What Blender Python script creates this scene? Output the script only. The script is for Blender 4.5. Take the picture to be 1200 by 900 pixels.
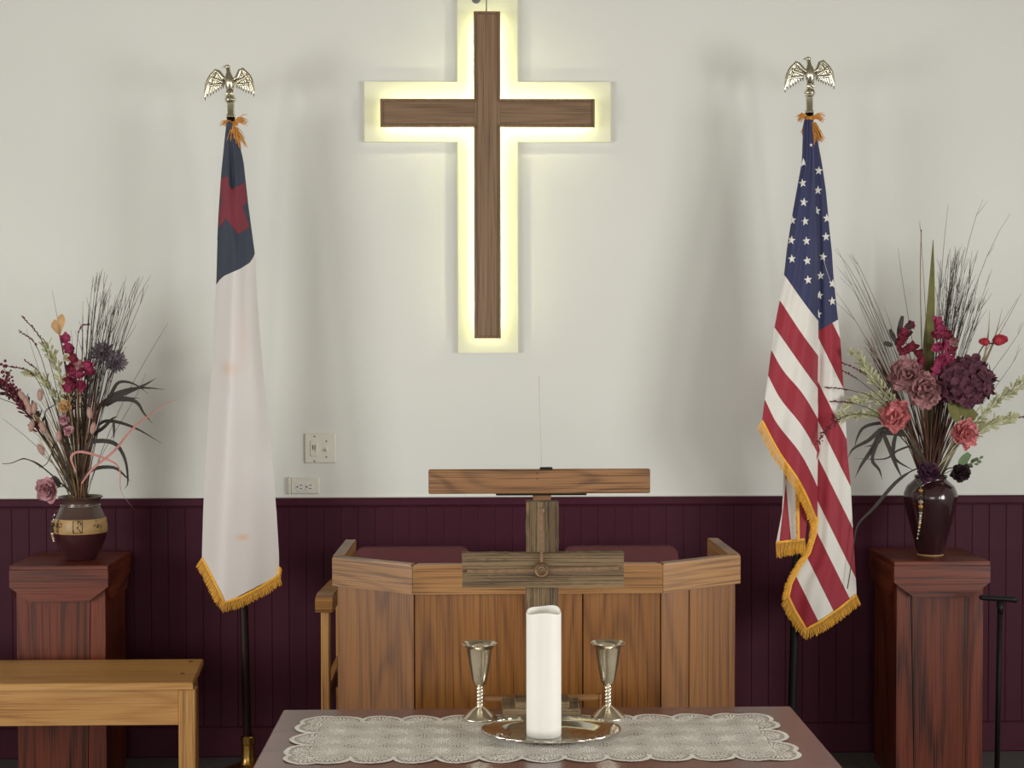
import bpy, bmesh, math, random
from mathutils import Vector, Matrix
random.seed(7)
for o in list(bpy.data.objects): bpy.data.objects.remove(o)
S = bpy.context.scene
COL = S.collection

# ------------------------------------------------------------------ camera
EYE = Vector((0, 0, 1.51)); FPX = 1800.0
VPX, VPY = 560.0, 400.0                      # pixel where the +Y direction vanishes
yaw = math.atan((600 - VPX) / FPX); pit = math.atan((450 - VPY) / FPX); ROLL = math.radians(0.10)
Fw = Vector((math.sin(yaw) * math.cos(pit), math.cos(yaw) * math.cos(pit), -math.sin(pit)))
Rt = Fw.cross(Vector((0, 0, 1))).normalized(); Up = Rt.cross(Fw)
Rt, Up = (Rt * math.cos(ROLL) - Up * math.sin(ROLL)), (Up * math.cos(ROLL) + Rt * math.sin(ROLL))
cam_d = bpy.data.cameras.new('camera'); cam = bpy.data.objects.new('camera', cam_d); COL.objects.link(cam)
cam_d.sensor_width = 36; cam_d.lens = FPX / 1200 * 36; cam_d.clip_start = .05
M3 = Matrix((Rt, Up, -Fw)).transposed()
cam.matrix_world = Matrix.Translation(EYE) @ M3.to_4x4()
S.camera = cam
def W(px, py, Y):
    d = Rt * ((px - 600) / FPX) + Up * ((450 - py) / FPX) + Fw
    return EYE + d * ((Y - EYE.y) / d.y)

# ------------------------------------------------------------------ light and exposure
S.view_settings.view_transform = 'Standard'; S.view_settings.look = 'None'
S.view_settings.exposure = 0.19; S.view_settings.gamma = 1.0; S.view_settings.use_curve_mapping = False
wd = bpy.data.worlds.new('world'); S.world = wd; wd.use_nodes = True
wd.node_tree.nodes['Background'].inputs[0].default_value = (.75, .83, 1, 1)
wd.node_tree.nodes['Background'].inputs[1].default_value = .6
WINS = [(-1, 1.0, 2.7), (-1, -1.6, .1), (1, 1.0, 2.7), (1, -1.6, .1)]   # side, y0, y1 of the church windows
WZ0, WZ1 = .6, 2.1; WALLX = 4.0; BACKY = -4.0; WALLY = 5.6; CEIL = 3.5; LOW = -.14
def area(name, loc, rot, sx, sy, power, col=(1, 1, 1)):
    l = bpy.data.lights.new(name, 'AREA'); l.shape = 'RECTANGLE'; l.size = sx; l.size_y = sy; l.energy = power; l.color = col
    o = bpy.data.objects.new(name, l); COL.objects.link(o); o.location = loc; o.rotation_euler = rot; return o
for sd, y0, y1 in WINS:
    area('window_or_fill_light', (sd * (WALLX - .02), (y0 + y1) / 2, (WZ0 + WZ1) / 2), (0, sd * math.pi / 2, 0), WZ1 - WZ0, y1 - y0,
         (88 if sd < 0 else 92) * (1.05 if y0 > 0 else .75), (1, 1, .98))
area('window_or_fill_light', (0, BACKY + .02, 1.35), (math.pi / 2, 0, 0), 3.0, 1.7, 62, (1, 1, .98))  # added front fill lamp; the south wall itself has no window

# ------------------------------------------------------------------ helpers
def lin(c):
    f = lambda v: (v / 255 / 12.92) if v / 255 <= .04045 else ((v / 255 + .055) / 1.055) ** 2.4
    return (f(c[0]), f(c[1]), f(c[2]), 1)
class MB:
    def __init__(s): s.v = []; s.f = []; s.m = []
    def add(s, vs, fs, m=0):
        o = len(s.v); s.v += [Vector(v) for v in vs]
        for f in fs: s.f.append([i + o for i in f]); s.m.append(m)
    def box(s, c, size, bev=.003, rot=None, m=0):
        bm = bmesh.new(); bmesh.ops.create_cube(bm, size=1)
        for v in bm.verts: v.co = Vector((v.co.x * size[0], v.co.y * size[1], v.co.z * size[2]))
        if bev: bmesh.ops.bevel(bm, geom=bm.edges[:], offset=bev, segments=1, affect='EDGES')
        bm.verts.index_update(); c = Vector(c)
        s.add([c + (rot @ v.co if rot else v.co) for v in bm.verts], [[v.index for v in f.verts] for f in bm.faces], m); bm.free(); return s
    def b2(s, lo, hi, bev=.003, m=0):
        lo = Vector(lo); hi = Vector(hi); return s.box((lo + hi) / 2, hi - lo, bev, None, m)
    def lathe(s, prof, c, n=32, m=0, sx=1, sy=1, wob=None):
        c = Vector(c); vs = []; fs = []
        for k, (r, z) in enumerate(prof):
            for i in range(n):
                a = 2 * math.pi * i / n; rr = r * (wob(a, k) if wob else 1)
                vs.append(c + Vector((rr * math.cos(a) * sx, rr * math.sin(a) * sy, z)))
        for k in range(len(prof) - 1):
            for i in range(n):
                j = (i + 1) % n; fs.append([k * n + i, k * n + j, (k + 1) * n + j, (k + 1) * n + i])
        if prof[0][0] > 1e-6: fs.append(list(range(n))[::-1])
        if prof[-1][0] > 1e-6: fs.append([(len(prof) - 1) * n + i for i in range(n)])
        s.add(vs, fs, m); return s
    def tube(s, pts, rad, n=6, m=0, cap=True):
        pts = [Vector(p) for p in pts]; N = len(pts)
        if not hasattr(rad, '__len__'): rad = [rad] * N
        vs = []; fs = []; ref = None
        for k, p in enumerate(pts):
            t = (pts[min(k + 1, N - 1)] - pts[max(k - 1, 0)])
            t = t.normalized() if t.length > 1e-9 else Vector((0, 0, 1))
            if ref is None: ref = t.orthogonal().normalized()
            ref = (ref - t * ref.dot(t)); ref = ref.normalized() if ref.length > 1e-6 else t.orthogonal().normalized()
            b = t.cross(ref)
            for i in range(n):
                a = 2 * math.pi * i / n; vs.append(p + (ref * math.cos(a) + b * math.sin(a)) * rad[k])
        for k in range(N - 1):
            for i in range(n):
                j = (i + 1) % n; fs.append([k * n + i, k * n + j, (k + 1) * n + j, (k + 1) * n + i])
        if cap: fs.append(list(range(n))[::-1]); fs.append([(N - 1) * n + i for i in range(n)])
        s.add(vs, fs, m); return s
    def ball(s, c, r, nu=10, nv=7, m=0, sc=(1, 1, 1), rot=None):
        c = Vector(c); vs = []; fs = []
        for j in range(nv + 1):
            t = math.pi * j / nv
            for i in range(nu):
                a = 2 * math.pi * i / nu
                v = Vector((math.sin(t) * math.cos(a) * sc[0], math.sin(t) * math.sin(a) * sc[1], math.cos(t) * sc[2])) * r
                vs.append(c + (rot @ v if rot else v))
        for j in range(nv):
            for i in range(nu):
                k = (i + 1) % nu; fs.append([j * nu + i, (j + 1) * nu + i, (j + 1) * nu + k, j * nu + k])
        s.add(vs, fs, m); return s
    def prism(s, poly, axis, a, b, m=0):
        """poly: 2D outline; extruded along axis from a to b"""
        mk = {'y': lambda p, t: Vector((p[0], t, p[1])), 'z': lambda p, t: Vector((p[0], p[1], t)), 'x': lambda p, t: Vector((t, p[0], p[1]))}[axis]
        n = len(poly); s.add([mk(p, a) for p in poly] + [mk(p, b) for p in poly],
              [list(range(n))[::-1], list(range(n, 2 * n))] + [[i, (i + 1) % n, n + (i + 1) % n, n + i] for i in range(n)], m); return s
    def petal(s, c, d, nrm, L, w, curl=.2, cup=.2, m=0, nl=4, tip=.55, ruf=0):
        d = Vector(d).normalized(); nrm = Vector(nrm); sd = d.cross(nrm)
        if sd.length < 1e-5: sd = d.orthogonal()
        sd.normalize(); up = sd.cross(d).normalized(); vs = []; fs = []; c = Vector(c)
        for i in range(nl + 1):
            t = i / nl; ww = w * (math.sin(math.pi * min(1, t ** .8 * (1 - tip * .45) + .06)) if tip > 0 else 1)
            for j in (-1, 0, 1):
                vs.append(c + d * (L * t) + sd * (ww * j) + up * (curl * L * t * t + cup * w * j * j + (random.uniform(-ruf, ruf) if t > .5 else 0)))
        for i in range(nl):
            for j in range(2): fs.append([i * 3 + j, i * 3 + j + 1, i * 3 + j + 4, i * 3 + j + 3])
        s.add(vs, fs, m); return s
    def strap(s, pts, wid, side, m=0, twist=0):
        """ribbon leaf along pts, double-curved cross-section"""
        pts = [Vector(p) for p in pts]; N = len(pts); vs = []; fs = []
        for k, p in enumerate(pts):
            t = (pts[min(k + 1, N - 1)] - pts[max(k - 1, 0)]).normalized()
            sd = t.cross(Vector(side)); sd = sd.normalized() if sd.length > 1e-4 else t.orthogonal()
            if twist: sd = Matrix.Rotation(twist * k / (N - 1), 3, t) @ sd
            up = sd.cross(t); w = wid[k] if hasattr(wid, '__len__') else wid
            vs += [p - sd * w + up * w * .25, p, p + sd * w + up * w * .25]
        for k in range(N - 1):
            for j in range(2): fs.append([k * 3 + j, k * 3 + j + 1, k * 3 + j + 4, k * 3 + j + 3])
        s.add(vs, fs, m); return s
    def build(s, name, mats, parent=None, smooth=False, autosmooth=None):
        off = ORG.get(parent, Vector()) if parent else Vector()
        me = bpy.data.meshes.new(name); me.from_pydata([v - off for v in s.v], [], s.f)
        if not isinstance(mats, (list, tuple)): mats = [mats]
        for mt in mats: me.materials.append(mt)
        if len(mats) > 1: me.polygons.foreach_set('material_index', s.m)
        if smooth: me.polygons.foreach_set('use_smooth', [True] * len(me.polygons))
        me.update()
        if autosmooth and hasattr(me, 'set_sharp_from_angle'): me.set_sharp_from_angle(angle=math.radians(autosmooth))
        o = bpy.data.objects.new(name, me); COL.objects.link(o)
        if parent: o.parent = parent; ORG[o] = off
        return o
ORG = {}
def tag(o, label, cat=None, group=None, kind=None):
    o['label'] = label
    if cat: o['category'] = cat
    if group: o['group'] = group
    if kind: o['kind'] = kind
    return o
def thing(name, loc, label, cat=None, group=None, kind=None):
    o = bpy.data.objects.new(name, None); COL.objects.link(o); o.location = loc; o.empty_display_size = .05
    ORG[o] = Vector(loc); tag(o, label, cat, group, kind); return o
def rebase(o, loc):
    """put the origin of a one-mesh thing at its base"""
    loc = Vector(loc)
    for v in o.data.vertices: v.co -= loc
    o.location = loc; return o
def bez(p0, p1, p2, p3, n=10):
    p0, p1, p2, p3 = map(Vector, (p0, p1, p2, p3)); r = []
    for i in range(n + 1):
        t = i / n; r.append(p0 * (1 - t) ** 3 + p1 * 3 * t * (1 - t) ** 2 + p2 * 3 * t * t * (1 - t) + p3 * t ** 3)
    return r
def spline(P, n=6):
    P = [Vector(p) for p in P]; Q = [P[0] * 2 - P[1]] + P + [P[-1] * 2 - P[-2]]; r = []
    for i in range(1, len(Q) - 2):
        a, b, c, d = Q[i - 1:i + 3]
        for k in range(n):
            t = k / n; r.append(.5 * ((2 * b) + (c - a) * t + (2 * a - 5 * b + 4 * c - d) * t * t + (3 * b - a - 3 * c + d) * t ** 3))
    return r + [P[-1]]
def interp(tab, x):
    if x <= tab[0][0]: return tab[0][1]
    for (a, b), (c, d) in zip(tab, tab[1:]):
        if x <= c: return b + (d - b) * (x - a) / (c - a)
    return tab[-1][1]

# ------------------------------------------------------------------ materials
def nodes(name):
    m = bpy.data.materials.new(name); m.use_nodes = True; nt = m.node_tree; return m, nt, nt.nodes['Principled BSDF']
def mat(name, c, rough=.6, metal=0, var=.0, vscale=20, bump=0, bscale=60, spec=.5, coat=0, sheen=0, sub=0):
    m, nt, b = nodes(name); b.inputs['Base Color'].default_value = lin(c); b.inputs['Roughness'].default_value = rough
    b.inputs['Metallic'].default_value = metal; b.inputs['Specular IOR Level'].default_value = spec
    b.inputs['Coat Weight'].default_value = coat; b.inputs['Sheen Weight'].default_value = sheen
    if sub: b.inputs['Subsurface Weight'].default_value = sub; b.inputs['Subsurface Radius'].default_value = (.02, .015, .01); b.inputs['Subsurface Scale'].default_value = .5
    tc = nt.nodes.new('ShaderNodeTexCoord')
    if var:
        n = nt.nodes.new('ShaderNodeTexNoise'); n.inputs['Scale'].default_value = vscale; n.inputs['Detail'].default_value = 4
        r = nt.nodes.new('ShaderNodeValToRGB'); L = lin(c)
        r.color_ramp.elements[0].position = .3; r.color_ramp.elements[1].position = .7
        r.color_ramp.elements[0].color = tuple(x * (1 - var) for x in L[:3]) + (1,); r.color_ramp.elements[1].color = tuple(min(1, x * (1 + var)) for x in L[:3]) + (1,)
        nt.links.new(tc.outputs['Object'], n.inputs['Vector']); nt.links.new(n.outputs['Fac'], r.inputs[0]); nt.links.new(r.outputs[0], b.inputs['Base Color'])
    if bump:
        n2 = nt.nodes.new('ShaderNodeTexNoise'); n2.inputs['Scale'].default_value = bscale; n2.inputs['Detail'].default_value = 3
        bp = nt.nodes.new('ShaderNodeBump'); bp.inputs['Strength'].default_value = bump; bp.inputs['Distance'].default_value = .002
        nt.links.new(tc.outputs['Object'], n2.inputs['Vector']); nt.links.new(n2.outputs['Fac'], bp.inputs['Height']); nt.links.new(bp.outputs[0], b.inputs['Normal'])
    return m
def wood(name, dark, mid, light, axis='z', scale=1, rough=.4, contrast=1, bump=.25, rings=16, coat=0, along=.07, pore=1):
    m, nt, b = nodes(name); N = nt.nodes.new; L = nt.links.new
    def math_(op, a, b_, c_=None):
        n = N('ShaderNodeMath'); n.operation = op
        for k_, v in enumerate((a, b_, c_)):
            if v is None: continue
            if isinstance(v, (int, float)): n.inputs[k_].default_value = v
            else: L(v, n.inputs[k_])
        return n.outputs[0]
    def noise(vec, sc, det, ro=.5):
        n = N('ShaderNodeTexNoise'); n.inputs['Scale'].default_value = sc; n.inputs['Detail'].default_value = det; n.inputs['Roughness'].default_value = ro; L(vec, n.inputs['Vector']); return n.outputs['Fac']
    def mapped(vec, k_):
        mp = N('ShaderNodeMapping'); mp.inputs['Scale'].default_value = [(k_ if ax in axis else 1.0) * scale for ax in 'xyz']; L(vec, mp.inputs['Vector']); return mp.outputs[0]
    tc = N('ShaderNodeTexCoord'); oi = N('ShaderNodeObjectInfo'); ad = N('ShaderNodeVectorMath'); ad.operation = 'ADD'
    L(tc.outputs['Object'], ad.inputs[0]); L(math_('MULTIPLY', oi.outputs['Random'], 17.3), ad.inputs[1]); v = ad.outputs[0]
    n1 = noise(mapped(v, along), 6, 1.2, .35); sn = math_('SINE', math_('MULTIPLY', n1, rings * 6.283), 0)
    ring = math_('POWER', math_('MULTIPLY_ADD', sn, .5, .5), 3.0)
    po = noise(mapped(v, .012), 330, 2); po = math_('MULTIPLY', math_('MAXIMUM', math_('SUBTRACT', po, .47), 0), 2.6 * pore)
    n3 = noise(mapped(v, .12), 7, 2); base = math_('MULTIPLY_ADD', n3, .7, .38)
    val = math_('SUBTRACT', math_('SUBTRACT', base, math_('MULTIPLY', ring, .34 * contrast)), po)
    r = N('ShaderNodeValToRGB'); e = r.color_ramp.elements
    e[0].position = .08; e[0].color = lin(dark); e[1].position = .92; e[1].color = lin(light); q = r.color_ramp.elements.new(.55); q.color = lin(mid)
    L(val, r.inputs[0]); L(r.outputs[0], b.inputs['Base Color'])
    b.inputs['Roughness'].default_value = rough; b.inputs['Coat Weight'].default_value = coat; b.inputs['Coat Roughness'].default_value = .2
    bp = N('ShaderNodeBump'); bp.inputs['Strength'].default_value = bump; bp.inputs['Distance'].default_value = .001
    L(val, bp.inputs['Height']); L(bp.outputs[0], b.inputs['Normal'])
    return m
def emit(name, c, s):
    m, nt, b = nodes(name); b.inputs['Base Color'].default_value = lin(c); b.inputs['Emission Color'].default_value = lin(c); b.inputs['Emission Strength'].default_value = s; return m

OAK = dict(dark=(78, 44, 14), mid=(122, 76, 30), light=(144, 95, 42))
CAP = ((98, 62, 26), (144, 99, 50), (166, 121, 68))
M = {}
M['oak_z'] = wood('oak upright', **OAK, axis='z', rough=.38, contrast=.7, along=.11, rings=13, pore=.7); M['oak_x'] = wood('oak lengthwise', *CAP, axis='xy', rough=.4, contrast=.6); M['oak_y'] = M['oak_x']
BE = ((126, 82, 40), (182, 132, 72), (204, 156, 94))
M['bench_x'] = wood('light oak lengthwise', *BE, axis='x', rough=.4, contrast=.5, pore=.6); M['bench_z'] = wood('light oak upright', *BE, axis='z', rough=.4, contrast=.8); M['bench_y'] = wood('light oak crosswise', *BE, axis='y', rough=.4, contrast=.8)
RED = dict(dark=(38, 14, 8), mid=(104, 46, 27), light=(128, 62, 38))
M['ped_z'] = wood('red oak upright', **RED, axis='z', rough=.35, contrast=.9, rings=9, pore=.75, along=.1); M['ped_x'] = wood('red oak lengthwise', **RED, axis='x', rough=.35, contrast=.9, rings=9, pore=.75, along=.1); M['ped_y'] = wood('red oak depthwise', **RED, axis='y', rough=.35, contrast=.9, rings=9, pore=.75, along=.1)
M['board_x'] = wood('brown oak board', (82, 50, 26), (136, 94, 54), (156, 112, 70), axis='x', rough=.45, along=.35, rings=12, contrast=.8)
M['table_x'] = wood('mahogany table top', (70, 40, 38), (112, 74, 68), (126, 88, 80), axis='x', rough=.24, contrast=.5, bump=.05, coat=.3); M['table_z'] = wood('mahogany leg', (70, 40, 38), (112, 74, 68), (126, 88, 80), axis='z', rough=.3, contrast=.5, bump=.05)
GR = dict(dark=(66, 52, 38), mid=(116, 95, 68), light=(142, 121, 92))
M['grey_z'] = wood('weathered board upright', **GR, axis='z', rough=.9, contrast=.9, bump=1.0, rings=8, along=.03, pore=1); M['grey_x'] = wood('weathered board lengthwise', **GR, axis='x', rough=.9, contrast=.55, bump=1.0, rings=8, along=.03, pore=.9)
WA = ((96, 72, 50), (128, 100, 74), (144, 114, 88))
M['cross_z'] = wood('walnut upright', *WA, axis='z', rough=.5, contrast=.5); M['cross_x'] = wood('walnut lengthwise', *WA, axis='x', rough=.5, contrast=.5)
M['wall'] = mat('white wall paint', (224, 224, 217), .85, var=.02, vscale=1.5, bump=.12, bscale=120)
M['plum'] = mat('plum gloss paint', (68, 22, 40), .6, var=.10, vscale=9, bump=.15, bscale=25, spec=.22)
M['floor'] = mat('dark carpet', (88, 82, 84), .95, var=.15, vscale=200, bump=.5, bscale=400)
M['ceil'] = mat('ceiling stain', (146, 136, 120), .9, var=.02, vscale=2)
M['trimw'] = mat('white trim paint', (228, 226, 220), .5, var=.02, vscale=4)
M['pane'] = mat('pale glass', (235, 238, 240), .15, var=.02)
M['acrylic'] = mat('frosted cream acrylic', (236, 234, 206), .55, var=.02, vscale=3)
M['led'] = emit('led strip', (250, 253, 200), 18)
M['black'] = mat('black metal', (18, 16, 18), .6, var=.1, spec=.2); M['bplast'] = mat('black plastic', (18, 18, 20), .5, var=.1, spec=.25)
M['brown_pole'] = mat('dark brown wood pole', (38, 22, 22), .5, var=.1, spec=.2)
M['brass'] = mat('brass', (190, 150, 80), .3, 1, var=.1); M['gold'] = mat('pale gilt metal', (206, 200, 178), .26, 1, var=.15, vscale=120)
M['silver_e'] = mat('silver gilt metal', (212, 208, 190), .2, 1, var=.15, vscale=120)
M['silver'] = mat('tarnished silver', (226, 217, 198), .22, 1, var=.1, vscale=35, bump=.05, bscale=50)
M['tray'] = mat('polished silver tray', (200, 194, 184), .12, 1, var=.08, vscale=25)
M['fringe'] = mat('gold fringe', (236, 172, 40), .55, var=.15, vscale=90, sheen=.3); M['fringe_o'] = mat('faded orange fringe', (204, 140, 60), .7, var=.15, vscale=90)
M['navy'] = mat('navy flag cloth', (42, 46, 88), .65, var=.06, vscale=14, sheen=.2); M['navy2'] = mat('slate navy flag cloth', (40, 48, 66), .6, var=.06, vscale=14, sheen=.2)
M['fred'] = mat('red flag cloth', (152, 26, 46), .65, var=.06, vscale=14, sheen=.2); M['maroon'] = mat('maroon flag cloth', (120, 38, 52), .65, var=.06, vscale=14)
M['fwhite'] = mat('white flag cloth', (226, 222, 214), .7, var=.03, vscale=14, bump=.3, bscale=40)
M['star'] = mat('white star stitching', (232, 230, 222), .7, var=.04)
M['wax'] = mat('white candle wax', (232, 230, 222), .5, var=.01, sub=.2); M['lace'] = mat('ecru lace thread', (238, 234, 226), .9, var=.05, vscale=50)
M['plate'] = mat('ivory plastic plate', (222, 220, 206), .4, var=.01); M['slot'] = mat('dark slot', (40, 38, 36), .6, var=.05)
M['iron'] = mat('rusted iron nail', (124, 96, 70), .55, .3, var=.2, vscale=80); M['redvinyl'] = mat('maroon upholstery', (92, 40, 44), .7, var=.06, vscale=30)
M['dowel'] = mat('dark dowel', (84, 44, 26), .5, var=.1)

def white_satin():
    m, nt, b = nodes('white satin with rust stains'); N = nt.nodes.new; L = nt.links.new
    tc = N('ShaderNodeTexCoord'); col = None; base = N('ShaderNodeRGB'); base.outputs[0].default_value = lin((216, 210, 206)); col = base.outputs[0]
    for (px, py, rx, rz, s, cc) in [(268, 432, 16, 12, .55, (222, 180, 148)), (284, 630, 11, 6, .8, (222, 178, 140)), (284, 400, 13, 60, .3, (226, 196, 178))]:
        p = W(px, py, 5.2) - STAND_L
        mp = N('ShaderNodeMapping'); mp.vector_type = 'POINT'; k = 5.2 / FPX
        mp.inputs['Scale'].default_value = (1 / (rx * k), 2, 1 / (rz * k)); mp.inputs['Location'].default_value = (-p.x / (rx * k), -p.y * 2, -p.z / (rz * k))
        g = N('ShaderNodeTexGradient'); g.gradient_type = 'SPHERICAL'; L(tc.outputs['Object'], mp.inputs['Vector']); L(mp.outputs[0], g.inputs['Vector'])
        mu = N('ShaderNodeMath'); mu.operation = 'MULTIPLY'; mu.inputs[1].default_value = s; L(g.outputs['Fac'], mu.inputs[0])
        mx = N('ShaderNodeMix'); mx.data_type = 'RGBA'; L(mu.outputs[0], mx.inputs['Factor']); L(col, mx.inputs['A']); mx.inputs['B'].default_value = lin(cc); col = mx.outputs['Result']
    L(col, b.inputs['Base Color']); b.inputs['Roughness'].default_value = .5; b.inputs['Sheen Weight'].default_value = .2
    return m

# ------------------------------------------------------------------ the room
def struct(o, label): return tag(o, label, None, None, 'structure')
PLAT = 3.78
struct(MB().b2((-WALLX, PLAT, LOW - .1), (WALLX, WALLY, 0), .0).build('floor', M['floor']), 'dark carpeted platform floor below the plum wainscot')
struct(MB().b2((-WALLX, BACKY, LOW - .1), (WALLX, PLAT - .002, LOW), 0).build('floor_lower', M['floor']), 'lower carpeted floor in front of the platform')
wn = struct(MB().b2((-WALLX - .1, WALLY, LOW - .1), (WALLX + .1, WALLY + .12, CEIL), 0).build('wall_north', M['wall']), 'white painted wall behind the flags and cross')
struct(MB().b2((-WALLX - .1, BACKY - .12, LOW - .1), (WALLX + .1, BACKY, CEIL), 0).build('wall_south', M['wall']), 'white wall at the far end of the room')
struct(MB().b2((-WALLX - .1, BACKY, CEIL), (WALLX + .1, WALLY, CEIL + .1), 0).build('ceiling', M['ceil']), 'plain white ceiling above the room')
for sd, nm in ((-1, 'wall_west'), (1, 'wall_east')):
    mb = MB(); x0, x1 = (sd * WALLX, sd * (WALLX + .12)); xa, xb = min(x0, x1), max(x0, x1)
    op = sorted((a, b) for s_, a, b in WINS if s_ == sd); y = BACKY
    for a, b in op:
        mb.b2((xa, y, LOW - .1), (xb, a, CEIL), 0); mb.b2((xa, a, LOW - .1), (xb, b, WZ0), 0); mb.b2((xa, a, WZ1), (xb, b, CEIL), 0); y = b
    mb.b2((xa, y, LOW - .1), (xb, WALLY, CEIL), 0)
    struct(mb.build(nm, M['wall']), 'white side wall with tall windows on the %s' % ('left' if sd < 0 else 'right'))
for n, (sd, a, b) in enumerate(WINS):
    w = thing('window_%d' % (n + 1), (sd * (WALLX + .06), (a + b) / 2, WZ0), 'tall white sash window in the %s side wall' % ('left' if sd < 0 else 'right'), None, None, 'structure')
    x = sd * (WALLX + .06); fr = MB()
    for yy in (a + .03, b - .03): fr.b2((x - .04, yy - .03, WZ0), (x + .04, yy + .03, WZ1))
    for zz in (WZ0 + .03, (WZ0 + WZ1) / 2, WZ1 - .03): fr.b2((x - .04, a, zz - .03), (x + .04, b, zz + .03))
    fr.build('window_frame', M['trimw'], w)
    for zz in (WZ0, (WZ0 + WZ1) / 2): MB().b2((x - .004, a + .05, zz + .05), (x + .004, b - .05, zz + (WZ1 - WZ0) / 2 - .05), 0).build('pane', M['pane'], w)
# wainscot: separate boards under a chair rail
RAIL = W(600, 583, WALLY - .03).z
pw = .0625; me = None; n = int(2 * WALLX / pw); ph = RAIL - .012
for i in range(n):
    x = -WALLX + (i + .5) * pw
    if me is None:
        mb = MB(); e = .0022
        mb.prism([(-pw / 2 + .0003, .02), (-pw / 2 + .0003, .0013), (-pw / 2 + e, 0), (pw / 2 - e, 0), (pw / 2 - .0003, .0013), (pw / 2 - .0003, .02)], 'z', 0, ph)
        o = mb.build('plank', M['plum'], wn); me = o.data
    else: o = bpy.data.objects.new('plank', me); COL.objects.link(o); o.parent = wn
    o.location = (x, WALLY - .02 + random.uniform(-.0008, .0008), 0)
tr = MB(); tr.b2((-WALLX, WALLY - .042, RAIL - .028), (WALLX, WALLY, RAIL), .004); tr.b2((-WALLX, WALLY - .028, RAIL - .034), (WALLX, WALLY, RAIL - .026), .002)
tr = tr.build('trim_1', M['plum']); MB().b2((-WALLX, WALLY - .008, RAIL - .001), (WALLX, WALLY, RAIL + .004), .001).build('caulk_bead', M['trimw'], tr)
struct(tr, 'plum chair rail capping the wainscot boards')
bs = MB(); bs.b2((-WALLX, WALLY - .036, 0), (WALLX, WALLY - .012, .11), .004)
struct(bs.build('baseboard_north', M['plum']), 'plum baseboard along the foot of the wainscot')

# ------------------------------------------------------------------ lit cross on the wall
k = WALLY / FPX
PF = WALLY - .02                       # front of the acrylic panel
def wr(px0, py0, px1, py1, Y): a = W(px0, py0, Y); b = W(px1, py1, Y); return min(a.x, b.x), max(a.x, b.x), min(a.z, b.z), max(a.z, b.z)
cx0, cx1, cz0, cz1 = wr(427, 95.5, 715.5, 166.5, PF); vx0, vx1, vz0, vz1 = wr(536, -7, 607, 413.5, PF)
wc = thing('wall_cross', ((vx0 + vx1) / 2, WALLY, vz0), 'large wooden cross on a glowing cream panel on the white wall', 'cross')
poly = [(vx0, vz0), (vx1, vz0), (vx1, cz0), (cx1, cz0), (cx1, cz1), (vx1, cz1), (vx1, vz1), (vx0, vz1), (vx0, cz1), (cx0, cz1), (cx0, cz0), (vx0, cz0)]
MB().prism(poly, 'y', PF, WALLY + .001).build('backing_panel', M['acrylic'], wc)
WF = PF - .058; WB = PF - .034          # wooden cross: front and back planes
bx0, bx1, bz0, bz1 = wr(445.5, 115.5, 697, 148.5, WF); ux0, ux1, uz0, uz1 = wr(555, 13, 587, 396.5, WF)
def ledged(nm, x0, x1, z0, z1, ma):
    o = MB().b2((x0, WF + .007, z0), (x1, WB, z1), .001).build(nm, ma, wc)
    return o
ledged('upright', ux0, ux1, uz0, uz1, M['cross_z'])
MB().b2((bx0, WF + .007, bz0), (ux0 + .0005, WB, bz1), .001).b2((ux1 - .0005, WF + .007, bz0), (bx1, WB, bz1), .001).build('crossbar', M['cross_x'], wc)
ed = MB(); e = .009                   # raised edge moulding round the outline
def bar(x0, x1, z0, z1): ed.b2((x0, WF - .001, z0), (x1, WF + .012, z1), .003)
bar(ux0, ux0 + e, bz1, uz1); bar(ux1 - e, ux1, bz1, uz1); bar(ux0, ux0 + e, uz0, bz0); bar(ux1 - e, ux1, uz0, bz0); bar(ux0, ux1, uz0, uz0 + e); bar(ux0, ux1, uz1 - e, uz1)
bar(bx0, ux0 + e, bz1 - e, bz1); bar(ux1 - e, bx1, bz1 - e, bz1); bar(bx0, ux0 + e, bz0, bz0 + e); bar(ux1 - e, bx1, bz0, bz0 + e); bar(bx0, bx0 + e, bz0, bz1); bar(bx1 - e, bx1, bz0, bz1)
ed.build('edge_moulding', M['cross_z'], wc)
ls = MB(); q = .014; LB = WB + .0035
def strip(x0, x1, z0, z1): ls.b2((x0, WB, z0), (x1, LB, z1), 0)
strip(ux0 + q, ux0 + q + .008, uz0 + q, uz1 - q); strip(ux1 - q - .008, ux1 - q, uz0 + q, uz1 - q)
for za in (bz0 + q, bz1 - q - .008): strip(bx0 + q, ux0 + q, za, za + .008); strip(ux1 - q, bx1 - q, za, za + .008)
tag(ls.build('led_strip', M['led'], wc), 'pale glowing strip behind the wood')
for (x, z) in ((ux0 + .048, uz0 + .15), (ux0 + .048, uz1 - .15), (bx0 + .12, (bz0 + bz1) / 2), (bx1 - .12, (bz0 + bz1) / 2)): MB().tube([(x, WB - .004, z), (x, PF + .002, z)], .008, 8).build('spacer', M['trimw'], wc)
kp = W(558, -1, PF); MB().tube([(kp.x, PF + .002, kp.z), (kp.x, PF - .012, kp.z), (kp.x, PF - .014, kp.z)], [.0165, .0165, .013], 20).build('mounting_knob', mat('grey steel', (110, 112, 116), .5, .6, var=.05), wc)
wp = W(570, 14, PF - .02); MB().tube([wp, W(570, 0, PF - .006), W(570, -7, PF - .004)], .0018, 6).build('wire', M['bplast'], wc)

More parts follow.
